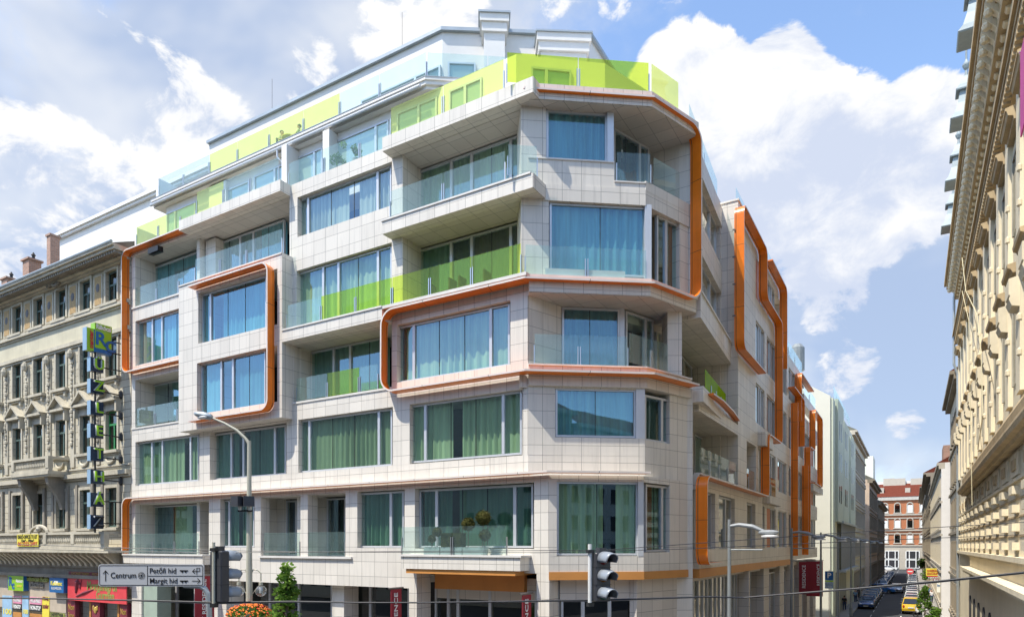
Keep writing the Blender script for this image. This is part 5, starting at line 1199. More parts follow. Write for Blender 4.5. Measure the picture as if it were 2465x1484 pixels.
# the red brick house closing the street
RB = empty('red_brick_building', (-3, 250, 0), 'red brick building with white arched windows and dark red roof closing the street', 'building')
def brick_end():
    Y = 245.0
    m = MB(); m.box(-30, 22, Y, 262, 7.4, 21.8); m.build('wall', 'red_brick', RB)
    m = MB(); m.box(-30, 22, Y - .15, 262, 0, 7.4); m.build('base_wall', 'pale_stone', RB)
    m = MB(); m.add([(-31, Y - .6, 22.9), (23, Y - .6, 22.9), (23, Y + 8, 27.6), (-31, Y + 8, 27.6), (23, 263, 22.9), (-31, 263, 22.9)], [(0, 1, 2, 3), (3, 2, 4, 5), (0, 3, 5), (1, 4, 2)]); m.build('roof', 'roof_tile', RB)
    m = MB(); m.box(-30.5, 22.5, Y - .5, Y + .5, 21.8, 22.9); m.build('cornice', 'grey_stone', RB)
    for z in (7.3, 12.1, 17.0): m = MB(); m.box(-30, 22, Y - .35, Y + .1, z, z + .45); m.box(-30, 22, Y - .22, Y, z - 1.0 + .0, z - .7) if z > 8 else None; m.build('string_course', 'pale_stone', RB)
    x0 = onY(2130.4, 1280, Y).x; xs = [x0 + 3.42 * i for i in range(-3, 6)]
    for z0 in (8.4, 13.1, 17.9):
        for i, x in enumerate(xs):
            f = MB(); h = 2.3
            for a, b in ((-.95, -.72), (.72, .95)): f.box(x + a, x + b, Y - .25, Y + .1, z0, z0 + h)
            prof = [(x + .95 * math.cos(t), z0 + h + .95 * math.sin(t)) for t in [math.pi * k / 10 for k in range(11)]]; inn = [(x + .68 * math.cos(t), z0 + h + .62 * math.sin(t)) for t in [math.pi * k / 10 for k in range(11)]]
            V = [(p[0], Y - .25, p[1]) for p in prof + inn] + [(p[0], Y + .1, p[1]) for p in prof + inn]
            f.add(V, [(k, k + 1, 12 + k, 11 + k) for k in range(10)] + [(22 + k, 33 + k, 34 + k, 23 + k) for k in range(10)] + [(k, 22 + k, 23 + k, k + 1) for k in range(10)] + [(11 + k, 12 + k, 34 + k, 33 + k) for k in range(10)])
            f.box(x - 1.15, x + 1.15, Y - .3, Y, z0 - .3, z0)
            w = f.build('window', 'pale_stone', RB)
            g = MB(); g.box(x - .7, x + .7, Y - .12, Y - .08, z0, z0 + h); g.box(x - .05, x + .05, Y - .14, Y - .06, z0, z0 + h); g.build('blind' if (i * 7 + int(z0)) % 3 else 'pane', 'letter_white' if (i * 7 + int(z0)) % 3 else 'street_glass', w)
    for px0, px1 in ((2131, 2163), (2181, 2213)):
        a, b = onY(px0, 1330, Y).x, onY(px1, 1330, Y).x; w = None
        for z0, z1 in ((3.4, 5.7), (.6, 2.9)):
            f = MB(); f.box(a, b, Y - .35, Y - .15, z1, z1 + .2); f.box(a, b, Y - .35, Y - .15, z0 - .2, z0)
            for k in range(5):
                x = a + (b - a) * k / 4
                if k != 2: f.box(x - .12, x + .12, Y - .35, Y - .15, z0, z1)
            w = f.build('shop_window', 'letter_white', RB); g = MB(); g.box(a, b, Y - .24, Y - .2, z0, z1); g.build('pane', 'room_dark', w)
    for px in (2140, 2166, 2206):
        p = onY(px, 1160, Y + 8); m = MB(); m.box(p.x - 1.6, p.x + 1.6, Y + 7, Y + 9, 26.5, p.z + 1.2); c = m.build('chimney', 'pale_stone', RB)
    p = onY(2190, 1158, Y + 8.5); m = MB(); m.box(-30, 20, Y + 8.2, Y + 9, 27, 28.4); m.build('parapet', 'white_render', RB)
    for px in (2122, 2185):
        p = onY(px, 1179, Y + 3); m = MB(); m.box(p.x - .7, p.x + .7, Y + 2, Y + 5, 24, p.z + .7); m.build('dormer', 'pale_stone', RB)
brick_end()

# ---------------------------------------------------------------- houses across the boulevard, behind the viewpoint (seen only in the glass)
def across(name, label, x0, x1, y, z, wall):
    b = empty(name, ((x0 + x1) / 2, y - 6, 0), label, 'building')
    m = MB(); m.box(x0, x1, y - 12, y, 0, z); m.build('wall', wall, b)
    m = MB(); m.box(x0 - .1, x1 + .1, y - 1, y + .9, z - .1, z + .5); m.build('cornice', 'stucco_trim', b)
    m = MB(); m.add([(x0, y + .5, z + .5), (x1, y + .5, z + .5), (x1, y - 6, z + 4), (x0, y - 6, z + 4)], [(0, 3, 2, 1)]); m.build('roof', 'roof_tile', b)
    n = int((x1 - x0 - 1) / 2.9); proto = None
    for r in range(int((z - 2) / 4)):
        for i in range(n):
            x = x0 + 1.6 + 2.9 * i
            if r * n + i > 95: continue
            if proto is None:
                f = MB(); f.box(-.62, .62, y - .05, y + .05, 0, 2.2); proto = f.build('window', 'room_dark', b); d = proto
            else: d = proto.copy(); COL.objects.link(d)
            d.location = (x, 0, 1.6 + r * 4)
across('tenement_across', 'beige tenement across the boulevard behind the viewpoint', -190, -40, -24, 26, 'beige_render')
across('tenement_across', 'cream tenement across the boulevard, nearest the corner', -39.5, -4.5, -24, 31.0, 'cream_wall')
across('tenement_across', 'brown tenement across the boulevard at the right', -4, 40, -24, 25.5, 'brown_stucco')
across('tenement_across', 'grey tenement across the boulevard farthest to the right', 40.5, 110, -24, 24, 'grey_stone')

# ================================================================ vehicles
plain('car_blue', (.025, .07, .20), .25, .4, .03, coat=.8); plain('car_navy', (.05, .11, .24), .25, .4, .03, coat=.8); plain('car_grey', (.26, .28, .30), .25, .5, .03, coat=.8); plain('car_silver', (.60, .62, .63), .25, .6, .03, coat=.8)
plain('car_bluegrey', (.16, .25, .36), .25, .4, .03, coat=.8); plain('car_white', (.75, .75, .73), .3, 0, .03, coat=.6); plain('car_yellow', (.80, .52, .02), .3, 0, .03, coat=.6); plain('car_bright_blue', (.03, .16, .45), .3, .2, .03, coat=.6); plain('car_red', (.35, .02, .03), .3, .2, .03, coat=.6)
plain('tyre', (.02, .02, .02), .9); plain('rim', (.45, .46, .47), .35, .8); plain('car_glass', (.015, .02, .025), .06, 0, .02, spec=.8); plain('headlight', (.70, .72, .74), .12, .3, .02); plain('taillight', (.45, .02, .02), .2); plain('plate', (.8, .8, .78), .5); plain('bumper', (.05, .05, .05), .6)
def car_proto(kind):
    """built at the origin, nose towards -y"""
    root = empty('parked_car', (0, 0, 0), 'x', 'car')
    W2 = .86
    if kind == 'van': L, prof, cab = 4.9, [(-2.4, .35), (-2.45, .75), (-2.2, 1.1), (-1.5, 1.25), (2.35, 1.25), (2.42, .4)], [(-1.6, 1.22, 2.38, 1.22), (-.75, 2.05, 2.36, 2.1)]
    else: L, prof, cab = 4.2, [(-2.08, .30), (-2.12, .62), (-1.98, .78), (-1.1, .93), (1.75, .97), (2.0, .9), (2.1, .55), (2.05, .32)], [(-1.15, .92, 1.95, .96), (-.35, 1.42, 1.35, 1.42)]
    m = MB(); n = len(prof)
    rings = []
    for x, k in ((-W2, .93), (-W2 * .88, 1.0), (W2 * .88, 1.0), (W2, .93)):
        rings.append([(x, y * (1 if k == 1 else .97), .32 + (z - .32) * k) for y, z in prof])
    V = [p for r in rings for p in r]
    m.add(V, [tuple(range(n)), tuple(range(3 * n, 4 * n))[::-1]] + [(i * n + k, (i + 1) * n + k, (i + 1) * n + (k + 1) % n, i * n + (k + 1) % n) for i in range(3) for k in range(n)])
    (y0, z0, y1, z1), (y2, z2, y3, z3) = cab; wt, wb = W2 * .74, W2 * .90
    # roof and pillars belong to the body
    m.box(-wt, wt, y2 - .02, y3 + .02, z2 - .03, z2 + .04)
    for sx in (-1, 1):
        for (ya, za, yb, zb) in ((y0, z0, y2, z2), (y1, z1, y3, z3), ((y0 + y1) / 2, z0, (y2 + y3) / 2, z2)): m.tube([(sx * wb, ya, za), (sx * wt, yb, zb)], .045, 5)
    b = m.build('body', 'car_blue', root); b.modifiers.new('bevel', 'BEVEL').width = .04; b.modifiers['bevel'].segments = 2
    g = MB(); e = .02
    g.add([(-wb + e, y0 + .03, z0), (wb - e, y0 + .03, z0), (wt - e, y2 + .02, z2), (-wt + e, y2 + .02, z2)], [(0, 1, 2, 3)]); g.build('windscreen', 'car_glass', root)
    g = MB(); g.add([(-wb + e, y1 - .03, z1), (wb - e, y1 - .03, z1), (wt - e, y3 - .02, z3), (-wt + e, y3 - .02, z3)], [(3, 2, 1, 0)]); g.build('rear_window', 'car_glass', root)
    for sx in (-1, 1):
        g = MB(); g.add([(sx * (wb - e), y0, z0), (sx * (wb - e), y1, z1), (sx * (wt - e), y3, z3), (sx * (wt - e), y2, z2)], [(0, 1, 2, 3) if sx > 0 else (3, 2, 1, 0)]); g.build('side_window', 'car_glass', root)
        for yy in (-1.3, 1.3):
            w = MB()
            V = []; nn = 16
            for x in (-.1, .1):
                for k in range(nn): a = 2 * math.pi * k / nn; V.append((sx * .78 + x, yy + .31 * math.cos(a), .31 + .31 * math.sin(a)))
            w.add(V, [tuple(range(nn))[::-1], tuple(range(nn, 2 * nn))] + [(k, (k + 1) % nn, nn + (k + 1) % nn, nn + k) for k in range(nn)]); q = w.build('wheel', 'tyre', root)
            w = MB(); V = [(sx * .892, yy + .19 * math.cos(2 * math.pi * k / nn), .31 + .19 * math.sin(2 * math.pi * k / nn)) for k in range(nn)]; w.add(V + [(sx * .86, yy, .31)], [(k, (k + 1) % nn, nn) for k in range(nn)]); w.build('rim', 'rim', q)
        h = MB(); h.ball((sx * .62, prof[1][0] + .05, .66), .17, 10, 0, (1.1, .5, .6)); h.build('headlight', 'headlight', root)
        h = MB(); h.ball((sx * .68, prof[-2][0] - .03, .72), .13, 8, 0, (.8, .5, 1.1)); h.build('taillight', 'taillight', root)
        h = MB(); h.ball((sx * .95, y0 + .25, z0 + .05), .11, 8, 0, (1, .7, .7)); h.build('mirror', 'bumper', root)
    h = MB(); h.box(-.3, .3, prof[1][0] - .04, prof[1][0] + .05, .46, .56); h.build('grille', 'bumper', root); h = MB(); h.box(-.26, .26, prof[0][0] - .06, prof[0][0] + .05, .36, .46); h.build('plate', 'plate', root)
    h = MB(); h.box(-.26, .26, prof[-2][0] - .05, prof[-2][0] + .04, .58, .68); h.build('plate', 'plate', root)
    return root
HATCH, VAN = car_proto('hatch'), car_proto('van'); used = set()
def put_car(proto, x, y, rz, paint, label, group=None, name='parked_car', cat='car'):
    first = proto.name not in used
    used.add(proto.name)
    c = proto if first else copy_tree(proto)
    c.name = name; c.location = (x, y, -.13); c.rotation_euler = (0, 0, rz); tag(c, label, cat, group)
    b = [o for o in c.children if o.name.startswith('body')][0]
    if first: b.data.materials[0] = MATS[paint]
    b.material_slots[0].link = 'OBJECT'; b.material_slots[0].material = MATS[paint]
    return c
GL, GR = 'cars parked along the left kerb', 'cars parked along the right kerb'
put_car(HATCH, -4.95, 93.0, 0, 'car_blue', 'dark blue hatchback facing us, nearest of the left kerb row', GL)
for i, (dy, p, lb) in enumerate(((98.4, 'car_bluegrey', 'blue grey car parked second in the left kerb row, just behind the dark blue hatchback'), (103.8, 'car_grey', 'grey car parked third in the left kerb row'), (109.2, 'car_bluegrey', 'blue grey car parked fourth in the left kerb row'), (115, 'car_silver', 'silver car fifth in the left kerb row, before the bright blue one'))):
    put_car(HATCH, -4.95, dy, 0, p, lb, GL)
for i, (dy, p, lb) in enumerate(((139, 'car_silver', 'silver car parked just behind the white van on the left'), (146, 'car_grey', 'grey car parked second behind the white van on the left'), (153, 'car_navy', 'navy car third behind the white van'), (160, 'car_silver', 'silver car fourth behind the white van'), (168, 'car_grey', 'grey car fifth behind the white van'), (177, 'car_blue', 'dark blue car far down the left kerb'), (187, 'car_silver', 'farthest silver car on the left kerb'))):
    put_car(HATCH, -4.9, dy, 0, p, lb, GL)
put_car(HATCH, -4.4, 123.5, R(75), 'car_bright_blue', 'bright blue car turned across the left side of the street', None, 'turning_car')
put_car(VAN, -4.9, 131, 0, 'car_white', 'white van parked on the left behind the bright blue car', None, 'parked_van', 'van')
put_car(HATCH, -2.4, 126, 0, 'car_silver', 'silver grey car driving towards us in the middle of the street', None, 'driving_car')
YC = put_car(HATCH, -.30, 88.5, R(180), 'car_yellow', 'yellow van seen from behind, nearest on the right kerb', None, 'parked_van', 'van'); YC.scale = (1.0, .95, 1.22)
for i, (dy, p, lb) in enumerate(((95, 'car_grey', 'dark grey car first in front of the yellow van'), (100.5, 'car_silver', 'silver car second in front of the yellow van'), (106, 'car_white', 'white car third in front of the yellow van'), (111.5, 'car_silver', 'silver car fourth in front of the yellow van'), (117, 'car_grey', 'grey car fifth in front of the yellow van'), (123, 'car_silver', 'silver car sixth in the right kerb row'), (129, 'car_white', 'white car seventh in the right kerb row'), (136, 'car_white', 'white car eighth in the right kerb row'), (143, 'car_silver', 'silver car ninth in the right kerb row'), (151, 'car_silver', 'silver car tenth in the right kerb row'), (160, 'car_grey', 'grey car eleventh in the right kerb row'), (170, 'car_silver', 'farthest silver car in the right kerb row'))):
    put_car(HATCH, -.25, dy, R(180), p, lb, GR)
put_car(VAN, -.3, 181, R(180), 'car_white', 'white van at the far end of the right kerb row', None, 'parked_van', 'van')
put_car(HATCH, -6.5, 237, R(90), 'car_white', 'white car crossing in front of the red brick building', None, 'crossing_car')

# ---------------------------------------------------------------- people
plain('skin', (.55, .33, .23), .6); plain('hair_dark', (.03, .02, .015), .7); plain('cloth_black', (.02, .022, .03), .9); plain('cloth_navy', (.03, .05, .12), .9); plain('cloth_white', (.7, .7, .72), .9); plain('cloth_blue', (.18, .32, .50), .9); plain('denim', (.06, .09, .16), .9); plain('cloth_green', (.25, .38, .25), .9)
def skin_mesh(name, pts, edges, rad, root_i, mat, parent, sub=2):
    me = bpy.data.meshes.new(name); me.from_pydata(pts, edges, []); o = bpy.data.objects.new(name, me); COL.objects.link(o)
    sk = o.modifiers.new('skin', 'SKIN'); sk.use_smooth_shade = True
    for v, r in zip(me.skin_vertices[0].data if me.skin_vertices else [], rad): v.radius = (r, r)
    if not me.skin_vertices: pass
    o.modifiers.new('sub', 'SUBSURF').levels = sub; o.modifiers['sub'].render_levels = sub
    me.skin_vertices[0].data[root_i].use_root = True
    me.materials.append(MATS[mat])
    dg = bpy.context.evaluated_depsgraph_get(); ev = bpy.data.meshes.new_from_object(o.evaluated_get(dg))
    ev.materials.clear(); ev.materials.append(MATS[mat]); o.modifiers.clear(); o.data = ev
    if parent: o.parent = parent
    return o
def person(loc, rz, label, top, legs, seated=False, stride=.12, h=1.72):
    p = empty('person', loc, label, 'person', None, rz); k = h / 1.72
    P = {'pel': (0, 0, .93), 'wst': (0, .0, 1.08), 'chs': (0, .01, 1.30), 'nck': (0, .015, 1.47), 'hd0': (0, -.01, 1.56), 'hd1': (0, -.015, 1.64), 'hd2': (0, .0, 1.70)}
    for s, n in ((-1, 'l'), (1, 'r')):
        st = stride * s
        P['sh' + n] = (s * .17, .01, 1.41); P['el' + n] = (s * .24, .04 - st * .5, 1.14); P['wr' + n] = (s * .23, -.06 - st, .90); P['hn' + n] = (s * .225, -.09 - st, .81)
        P['hp' + n] = (s * .095, 0, .90); P['kn' + n] = (s * .10, -.03 + st * .7, .50); P['an' + n] = (s * .10, .04 + st * 1.5, .09); P['to' + n] = (s * .105, -.11 + st * 1.5, .04)
        if seated:
            P['kn' + n] = (s * .12, -.42, .92); P['an' + n] = (s * .12, -.40, .47); P['to' + n] = (s * .12, -.55, .43); P['el' + n] = (s * .24, -.06, 1.16); P['wr' + n] = (s * .16, -.30, 1.12); P['hn' + n] = (s * .14, -.38, 1.12)
    rad = dict(pel=.135, wst=.12, chs=.15, nck=.055, hd0=.085, hd1=.10, hd2=.07)
    for n in 'lr': rad.update({'sh' + n: .065, 'el' + n: .042, 'wr' + n: .03, 'hn' + n: .036, 'hp' + n: .10, 'kn' + n: .062, 'an' + n: .042, 'to' + n: .04})
    ed = [('pel', 'wst'), ('wst', 'chs'), ('chs', 'nck'), ('nck', 'hd0'), ('hd0', 'hd1'), ('hd1', 'hd2')]
    for n in 'lr': ed += [('chs', 'sh' + n), ('sh' + n, 'el' + n), ('el' + n, 'wr' + n), ('wr' + n, 'hn' + n), ('pel', 'hp' + n), ('hp' + n, 'kn' + n), ('kn' + n, 'an' + n), ('an' + n, 'to' + n)]
    dz = -.46 if seated else 0
    def mk(name, keys, grow, mat, rootk):
        ks = list(keys); idx = {q: i for i, q in enumerate(ks)}
        pts = [tuple(c * k for c in (P[q][0], P[q][1], P[q][2] + dz)) for q in ks]
        return skin_mesh(name, pts, [(idx[a], idx[b]) for a, b in ed if a in idx and b in idx], [(rad[q] + grow) * k for q in ks], idx[rootk], mat, p)
    mk('body', P.keys(), 0, 'skin', 'pel')
    mk('shirt', ['wst', 'chs', 'shl', 'shr', 'ell', 'elr', 'pel'], .018, top, 'wst')
    mk('trousers', ['pel', 'hpl', 'hpr', 'knl', 'knr', 'anl', 'anr'], .016, legs, 'pel')
    hm = MB(); hm.ball((0, .02 * k, (1.675 + dz) * k), .105 * k, 10, 0, (.95, 1.05, .85)); hm.build('hair', 'hair_dark', None, True).parent = p
    return p
person((-6.9, 86.5, 0), R(180), 'person in dark clothes walking on the left pavement beside the lamp posts', 'cloth_black', 'cloth_navy')
person((-6.6, 99, 0), R(10), 'person in pale blue shirt by the first parked cars', 'cloth_blue', 'denim'); person((-6.5, 106, 0), R(0), 'person in black standing behind the pale blue shirt', 'cloth_black', 'cloth_black', stride=.03)
person((-6.9, 108, 0), R(0), 'person in navy at the house corner on the left pavement', 'cloth_navy', 'cloth_black', stride=.05)
person((2.0, 104, 0), R(10), 'person in white shirt on the right pavement under the yellow sign', 'cloth_white', 'denim')
person((1.8, 114, 0), R(10), 'person in bright blue on the right pavement far down the street', 'cloth_blue', 'cloth_navy')

# ---------------------------------------------------------------- street lamps of the side street
def street_lamp(y, x=-5.75):
    t = empty('street_lamp', (x, y, 0), 'x', 'street lamp', 'curved arm street lamps of the side street')
    m = MB(); m.tube([(x, y, 0), (x, y, 1.2), (x, y, 8.45)], [.11, .09, .06], 10); m.lathe((x, y, 0), [(.16, 0), (.15, .9), (.1, 1.0)], 10); m.build('pole', 'lead_grey', t)
    m = MB(); m.tube([(x - .03, y, 8.2), (x + .35, y, 8.25), (x + .8, y, 8.18), (x + 1.2, y, 8.0)], [.05, .07, .08, .06], 8); m.build('arm', 'lamp_grey', t)
    m = MB(); m.ball((x + 1.35, y, 7.96), .29, 14, 0, (1.25, .8, .35)); m.build('lamp_head', 'lamp_grey', t)
    m = MB(); m.lathe((x + 1.4, y, 7.80), [(.30, .0), (.30, .05), (.2, .08)], 14); m.build('diffuser', 'lamp_white', t)
    m = MB(); m.tube([(x, y, 7.35), (x + 1.15, y, 7.35)], .03, 6); m.build('banner_bar', 'lead_grey', t)
    return t
plain('lamp_white', (.8, .8, .78), .3)
LB = ['nearest curved arm street lamp, in front of the last big shop window', 'second curved arm street lamp, by the dark red banners', 'third curved arm street lamp, beside the blue parking sign', 'fourth curved arm street lamp, with a person walking past its foot', 'fifth curved arm street lamp down the side street', 'sixth curved arm street lamp down the side street', 'seventh and farthest curved arm street lamp']
lamp = street_lamp(0)
for i, y in enumerate((25.0, 39.5, 53.0, 66, 80, 95, 118)):
    c = lamp if i == 0 else copy_tree(lamp); c.location.y = y; c['label'] = LB[i]

# ---------------------------------------------------------------- signs on the street
def blade_banner(F, s, o0, o1, z0, z1, label, txt, flip=1, px=True):
    s0 = F.col(s, o1) if px else s; t = empty('banner', (*F.pt(s0, (o0 + o1) / 2), z0), label, 'banner', 'dark red banners on the white corner block')
    m = MB(); m.fbox(F, s0 - .012, s0 + .012, o0, o1, z0, z1); m.build('cloth', 'banner_red', t)
    m = MB(); m.tube([(*F.pt(s0, 0), z1 + .05), (*F.pt(s0, o1 + .12), z1 + .05)], .035, 6); m.build('bar', 'steel_dark', t)
    x, y = F.pt(s0 + .03, (o0 + o1) / 2 + .03); rz = math.atan2(F.d[1], F.d[0]) + R(90)
    text('lettering', txt, .30, (x, y, (z0 + z1) / 2), rz, 'letter_white', t, width=min(z1 - z0 - .3, len(txt) * .26), roll=R(-90), depth=.006, bold=.004)
    return t
plain('banner_red', (.30, .02, .035), .7, 0, .08)
def street_signs():
    blade_banner(FM, 469, .15, 1.2, 2.6, 6.0, 'dark red banner with white lettering left of the first traffic light', 'LUXURY RESIDENCE')
    blade_banner(FM, 941, .12, .75, 1.9, 5.75, 'dark red banner on the pillar left of the brown soffit', 'LUXURY RESIDENCE')
    blade_banner(FM, 1257, .12, .75, 1.8, 5.75, 'dark red banner hung by the white corner column', 'LUXURY RESIDENCE')
    for y, lb in ((54.0, 'dark red side street banner nearest the big ribbons'), (58.0, 'wider dark red side street banner beyond the first one')):
        t = empty('banner', (-6.9, y, 3.2), lb, 'banner', 'dark red banners on the white corner block'); m = MB(); m.box(-7.35, -6.75 if y < 55 else -6.15, y - .012, y + .012, 3.9 if y < 55 else 3.5, 6.3); m.build('cloth', 'banner_red', t)
        m = MB(); m.tube([(-7.4, y, 6.35), (-6.1, y, 6.35)], .03, 6); m.build('bar', 'steel_dark', t); text('lettering', 'RESIDENCE', .34, (-7.0 if y < 55 else -6.45, y - .02, 5.2), 0, 'letter_white', t, width=1.7, roll=R(-90), depth=.004, bold=.004)
    t = empty('parking_sign', (-6.1, 55.5, 0), 'blue parking sign with white P on a slim post', 'sign'); p = onX(1996, 1385, -6.1); t.location = (-6.1, p.y, 0); Y = p.y
    m = MB(); m.tube([(-6.1, Y, 0), (-6.1, Y, p.z + .5)], .035, 8); m.build('post', 'steel', t); m = MB(); m.box(-6.42, -5.78, Y - .06, Y - .03, p.z - .35, p.z + .4); m.build('plate', 'sign_blue', t)
    text('lettering', 'P', .62, (-6.1, Y - .075, p.z + .03), 0, 'letter_white', t, bold=.02); m = MB(); m.box(-6.42, -5.78, Y - .06, Y - .03, p.z - 1.05, p.z - .5); m.build('plate', 'sign_side', t)
    text('lettering', 'FREI', .24, (-6.1, Y - .075, p.z - .9), 0, 'letter_white', t); text('lettering', '30 min', .16, (-6.1, Y - .075, p.z - .65), 0, 'letter_white', t); m = MB(); m.box(-6.42, -5.78, Y - .06, Y - .03, p.z - .49, p.z - .36); m.build('plate', 'sign_green', t)
    p = onX(2191, 1374, -.1 + .9); Y = 130.0; t = empty('no_entry_sign', (.9, Y, 0), 'round red no entry sign on the right kerb', 'sign'); z = onY(2191, 1374, Y).z; x = onY(2191, 1374, Y).x; t.location = (x, Y, 0)
    m = MB(); m.tube([(x, Y, 0), (x, Y, z + .3)], .04, 6); m.build('post', 'steel', t)
    m = MB(); V = [(x + .5 * math.cos(a), Y - .06, z + .5 * math.sin(a)) for a in [2 * math.pi * k / 20 for k in range(20)]]; V2 = [(a, Y - .03, c) for a, b, c in V]; m.add(V + V2, [tuple(range(20)), tuple(range(20, 40))[::-1]] + [(k, 20 + k, 20 + (k + 1) % 20, (k + 1) % 20) for k in range(20)]); m.build('disc', 'sign_red', t); m = MB(); m.box(x - .36, x + .36, Y - .08, Y - .05, z - .09, z + .09); m.build('bar', 'letter_white', t)
    def blade(px0, px1, py0, py1, Y, mat, label, lines, name='shop_sign'):
        a, b = onY(px0, py1, Y), onY(px1, py0, Y); t = empty(name, ((a.x + b.x) / 2, Y, a.z), label, 'sign'); m = MB(); m.box(a.x, b.x, Y - .08, Y + .08, a.z, b.z); m.build('panel', mat, t)
        m = MB(); m.tube([(b.x, Y, b.z - .1), (3.0, Y, b.z - .1)], .04, 6); m.build('bracket', 'iron', t)
        for s, f, mt, sz in lines: text('lettering', s, sz, ((a.x + b.x) / 2, Y - .1, a.z + (b.z - a.z) * f), 0, mt, t, width=(b.x - a.x) * .85, bold=.01)
        return t
    q = blade(2229, 2261, 1367, 1384, 88, 'sign_yellow', 'yellow projecting shop sign with red lettering on the right side', [('HANGSZERÜZLET', .68, 'red_text', .3), ('SZAKÜZLET', .28, 'red_text', .3)])
    blade(2231, 2261, 1384.5, 1386.5, 88.01, 'sign_red', 'narrow red board under the yellow projecting sign', []); blade(2233, 2260, 1387, 1392, 88.02, 'black_paint', 'black board below the yellow and red signs', [('HANG', .5, 'letter_white', .22)])
    blade(2246, 2266, 1391, 1400, 84, 'maroon', 'maroon projecting sign right of the yellow one', [('BAR', .5, 'letter_white', .3)]); blade(2255, 2270, 1401, 1424, 80, 'letter_white', 'white projecting sign with grey lettering on the right pavement', [('Info', .7, 'sign_blue', .3)])
street_signs()

# ---------------------------------------------------------------- scooter beside the yellow van
sc = empty('motor_scooter', (.55, 84.5, 0), 'white motor scooter parked beside the yellow van', 'scooter')
m = MB(); m.tube([(.35, 84.5, .45), (.6, 84.5, .5), (.95, 84.5, .62), (1.25, 84.5, .72)], [.12, .1, .17, .1], 8); m.tube([(.12, 84.5, 1.0), (.25, 84.5, .55), (.35, 84.5, .35)], [.05, .14, .12], 8); m.build('body', 'car_white', sc)
for x in (.15, 1.15):
    m = MB(); m.tube([(x + .22 * math.cos(a), 84.5, .1 + .22 * math.sin(a)) for a in [2 * math.pi * k / 14 for k in range(15)]], .06, 6); m.build('wheel', 'tyre', sc)
m = MB(); m.tube([(.1, 84.2, 1.05), (.12, 84.5, 1.0), (.1, 84.8, 1.05)], .025, 6); m.build('handlebar', 'iron', sc); m = MB(); m.ball((.95, 84.5, .78), .3, 8, 0, (1.1, .45, .25)); m.build('seat', 'iron', sc)
# ================================================================ trees and plants
leafy('leaf_fresh', (.10, .20, .035), (.20, .32, .06)); leafy('leaf_dark', (.045, .085, .025), (.10, .15, .04)); leafy('leaf_olive', (.035, .045, .015), (.13, .12, .04)); plain('bark', (.16, .12, .09), .9); plain('flower_orange', (.90, .22, .02), .6, 0, .3, 9); plain('flower_red', (.60, .03, .02), .6, 0, .3, 9)
def leaves(mb, c, n, rad, size, rr, hollow=.3):
    for i in range(n):
        while True:
            v = Vector((rr.uniform(-1, 1), rr.uniform(-1, 1), rr.uniform(-1, 1)))
            if hollow < v.length < 1: break
        p = Vector(c) + Vector((v.x * rad[0], v.y * rad[1], v.z * rad[2])); s = size * rr.uniform(.6, 1.3)
        a = Vector((rr.uniform(-1, 1), rr.uniform(-1, 1), rr.uniform(-.5, .5))).normalized(); b = a.cross(Vector((rr.uniform(-1, 1), rr.uniform(-1, 1), rr.uniform(-1, 1)))).normalized()
        mb.add([p - a * s, p + b * s * .55, p + a * s, p - b * s * .55], [(0, 1, 2, 3)])
def sapling(base, h, label, blobs, seed, leaf='leaf_fresh', lsize=.07):
    rr = random.Random(seed); t = empty('street_tree', base, label, 'tree'); b = Vector(base)
    m = MB(); m.tube([b, b + Vector((.03, .02, h * .4)), b + Vector((-.03, 0, h * .75)), b + Vector((.02, 0, h))], [.07, .055, .035, .01], 7)
    for (dx, dy, z, r, n) in blobs:
        if abs(dx) + abs(dy) > .05: m.tube([b + Vector((0, 0, z * h - .35)), b + Vector((dx * .6, dy * .6, z * h - .1)), b + Vector((dx, dy, z * h))], [.025, .015, .006], 5)
    m.build('trunk', 'bark', t)
    m = MB()
    for (dx, dy, z, r, n) in blobs: leaves(m, b + Vector((dx, dy, z * h)), n, (r, r, r * .8), lsize, rr)
    m.build('crown', leaf, t); return t
def trees():
    p = onD(690, 1368, 21.0); h = p.z - .0; rr = random.Random(4); bl = []
    for i in range(46):
        f = i / 45; z = 1.0 - f * .58; w = .08 + 1.1 * f ** 1.1; a = i * 2.4 + rr.uniform(-.5, .5); r = w * rr.uniform(.35, 1.0); bl.append((math.cos(a) * r, math.sin(a) * r, z + rr.uniform(-.02, .02), .15 + .14 * rr.random() + .08 * f, int(46 + 44 * f)))
    sapling((p.x, p.y, 0), h, 'young upright leafy street tree in front of the white block', bl, 3, 'leaf_fresh', .085)
    for px, py, d, lb, sd in ((2226, 1413, 62, 'slender green street tree on the right pavement beside the yellow van', 8), (2252, 1466, 50, 'low leafy street tree at the bottom right of the pavement', 9)):
        p = onD(px, py, d); h = p.z; bl = []; rr = random.Random(sd)
        for i in range(26):
            f = i / 25; a = rr.uniform(0, 6.28); r = (.15 + .75 * f) * rr.random(); bl.append((math.cos(a) * r, math.sin(a) * r, 1 - f * .55, .28, 60))
        sapling((p.x, p.y, 0), h, lb, bl, sd, 'leaf_fresh', .10)
    p = onD(2197, 1345, 150); bl = []; rr = random.Random(5)
    for i in range(16): a = rr.uniform(0, 6.28); r = 1.0 * rr.random(); bl.append((math.cos(a) * r, math.sin(a) * r, .98 - .4 * i / 16, .6, 50))
    sapling((1.6, p.y, 0), p.z, 'small dark tree far down the right pavement', bl, 6, 'leaf_dark', .2)
    p = onD(2205, 1385, 105); bl = [(x * .6, y * .6, z, .4, 60) for x, y, z in ((0, 0, 1), (.5, .2, .9), (-.5, 0, .85), (.1, .5, .75), (0, -.5, .7))]
    sapling((1.5, p.y, 0), 3.6, 'small street tree among the parked cars on the right', bl, 7, 'leaf_fresh', .13)
trees()
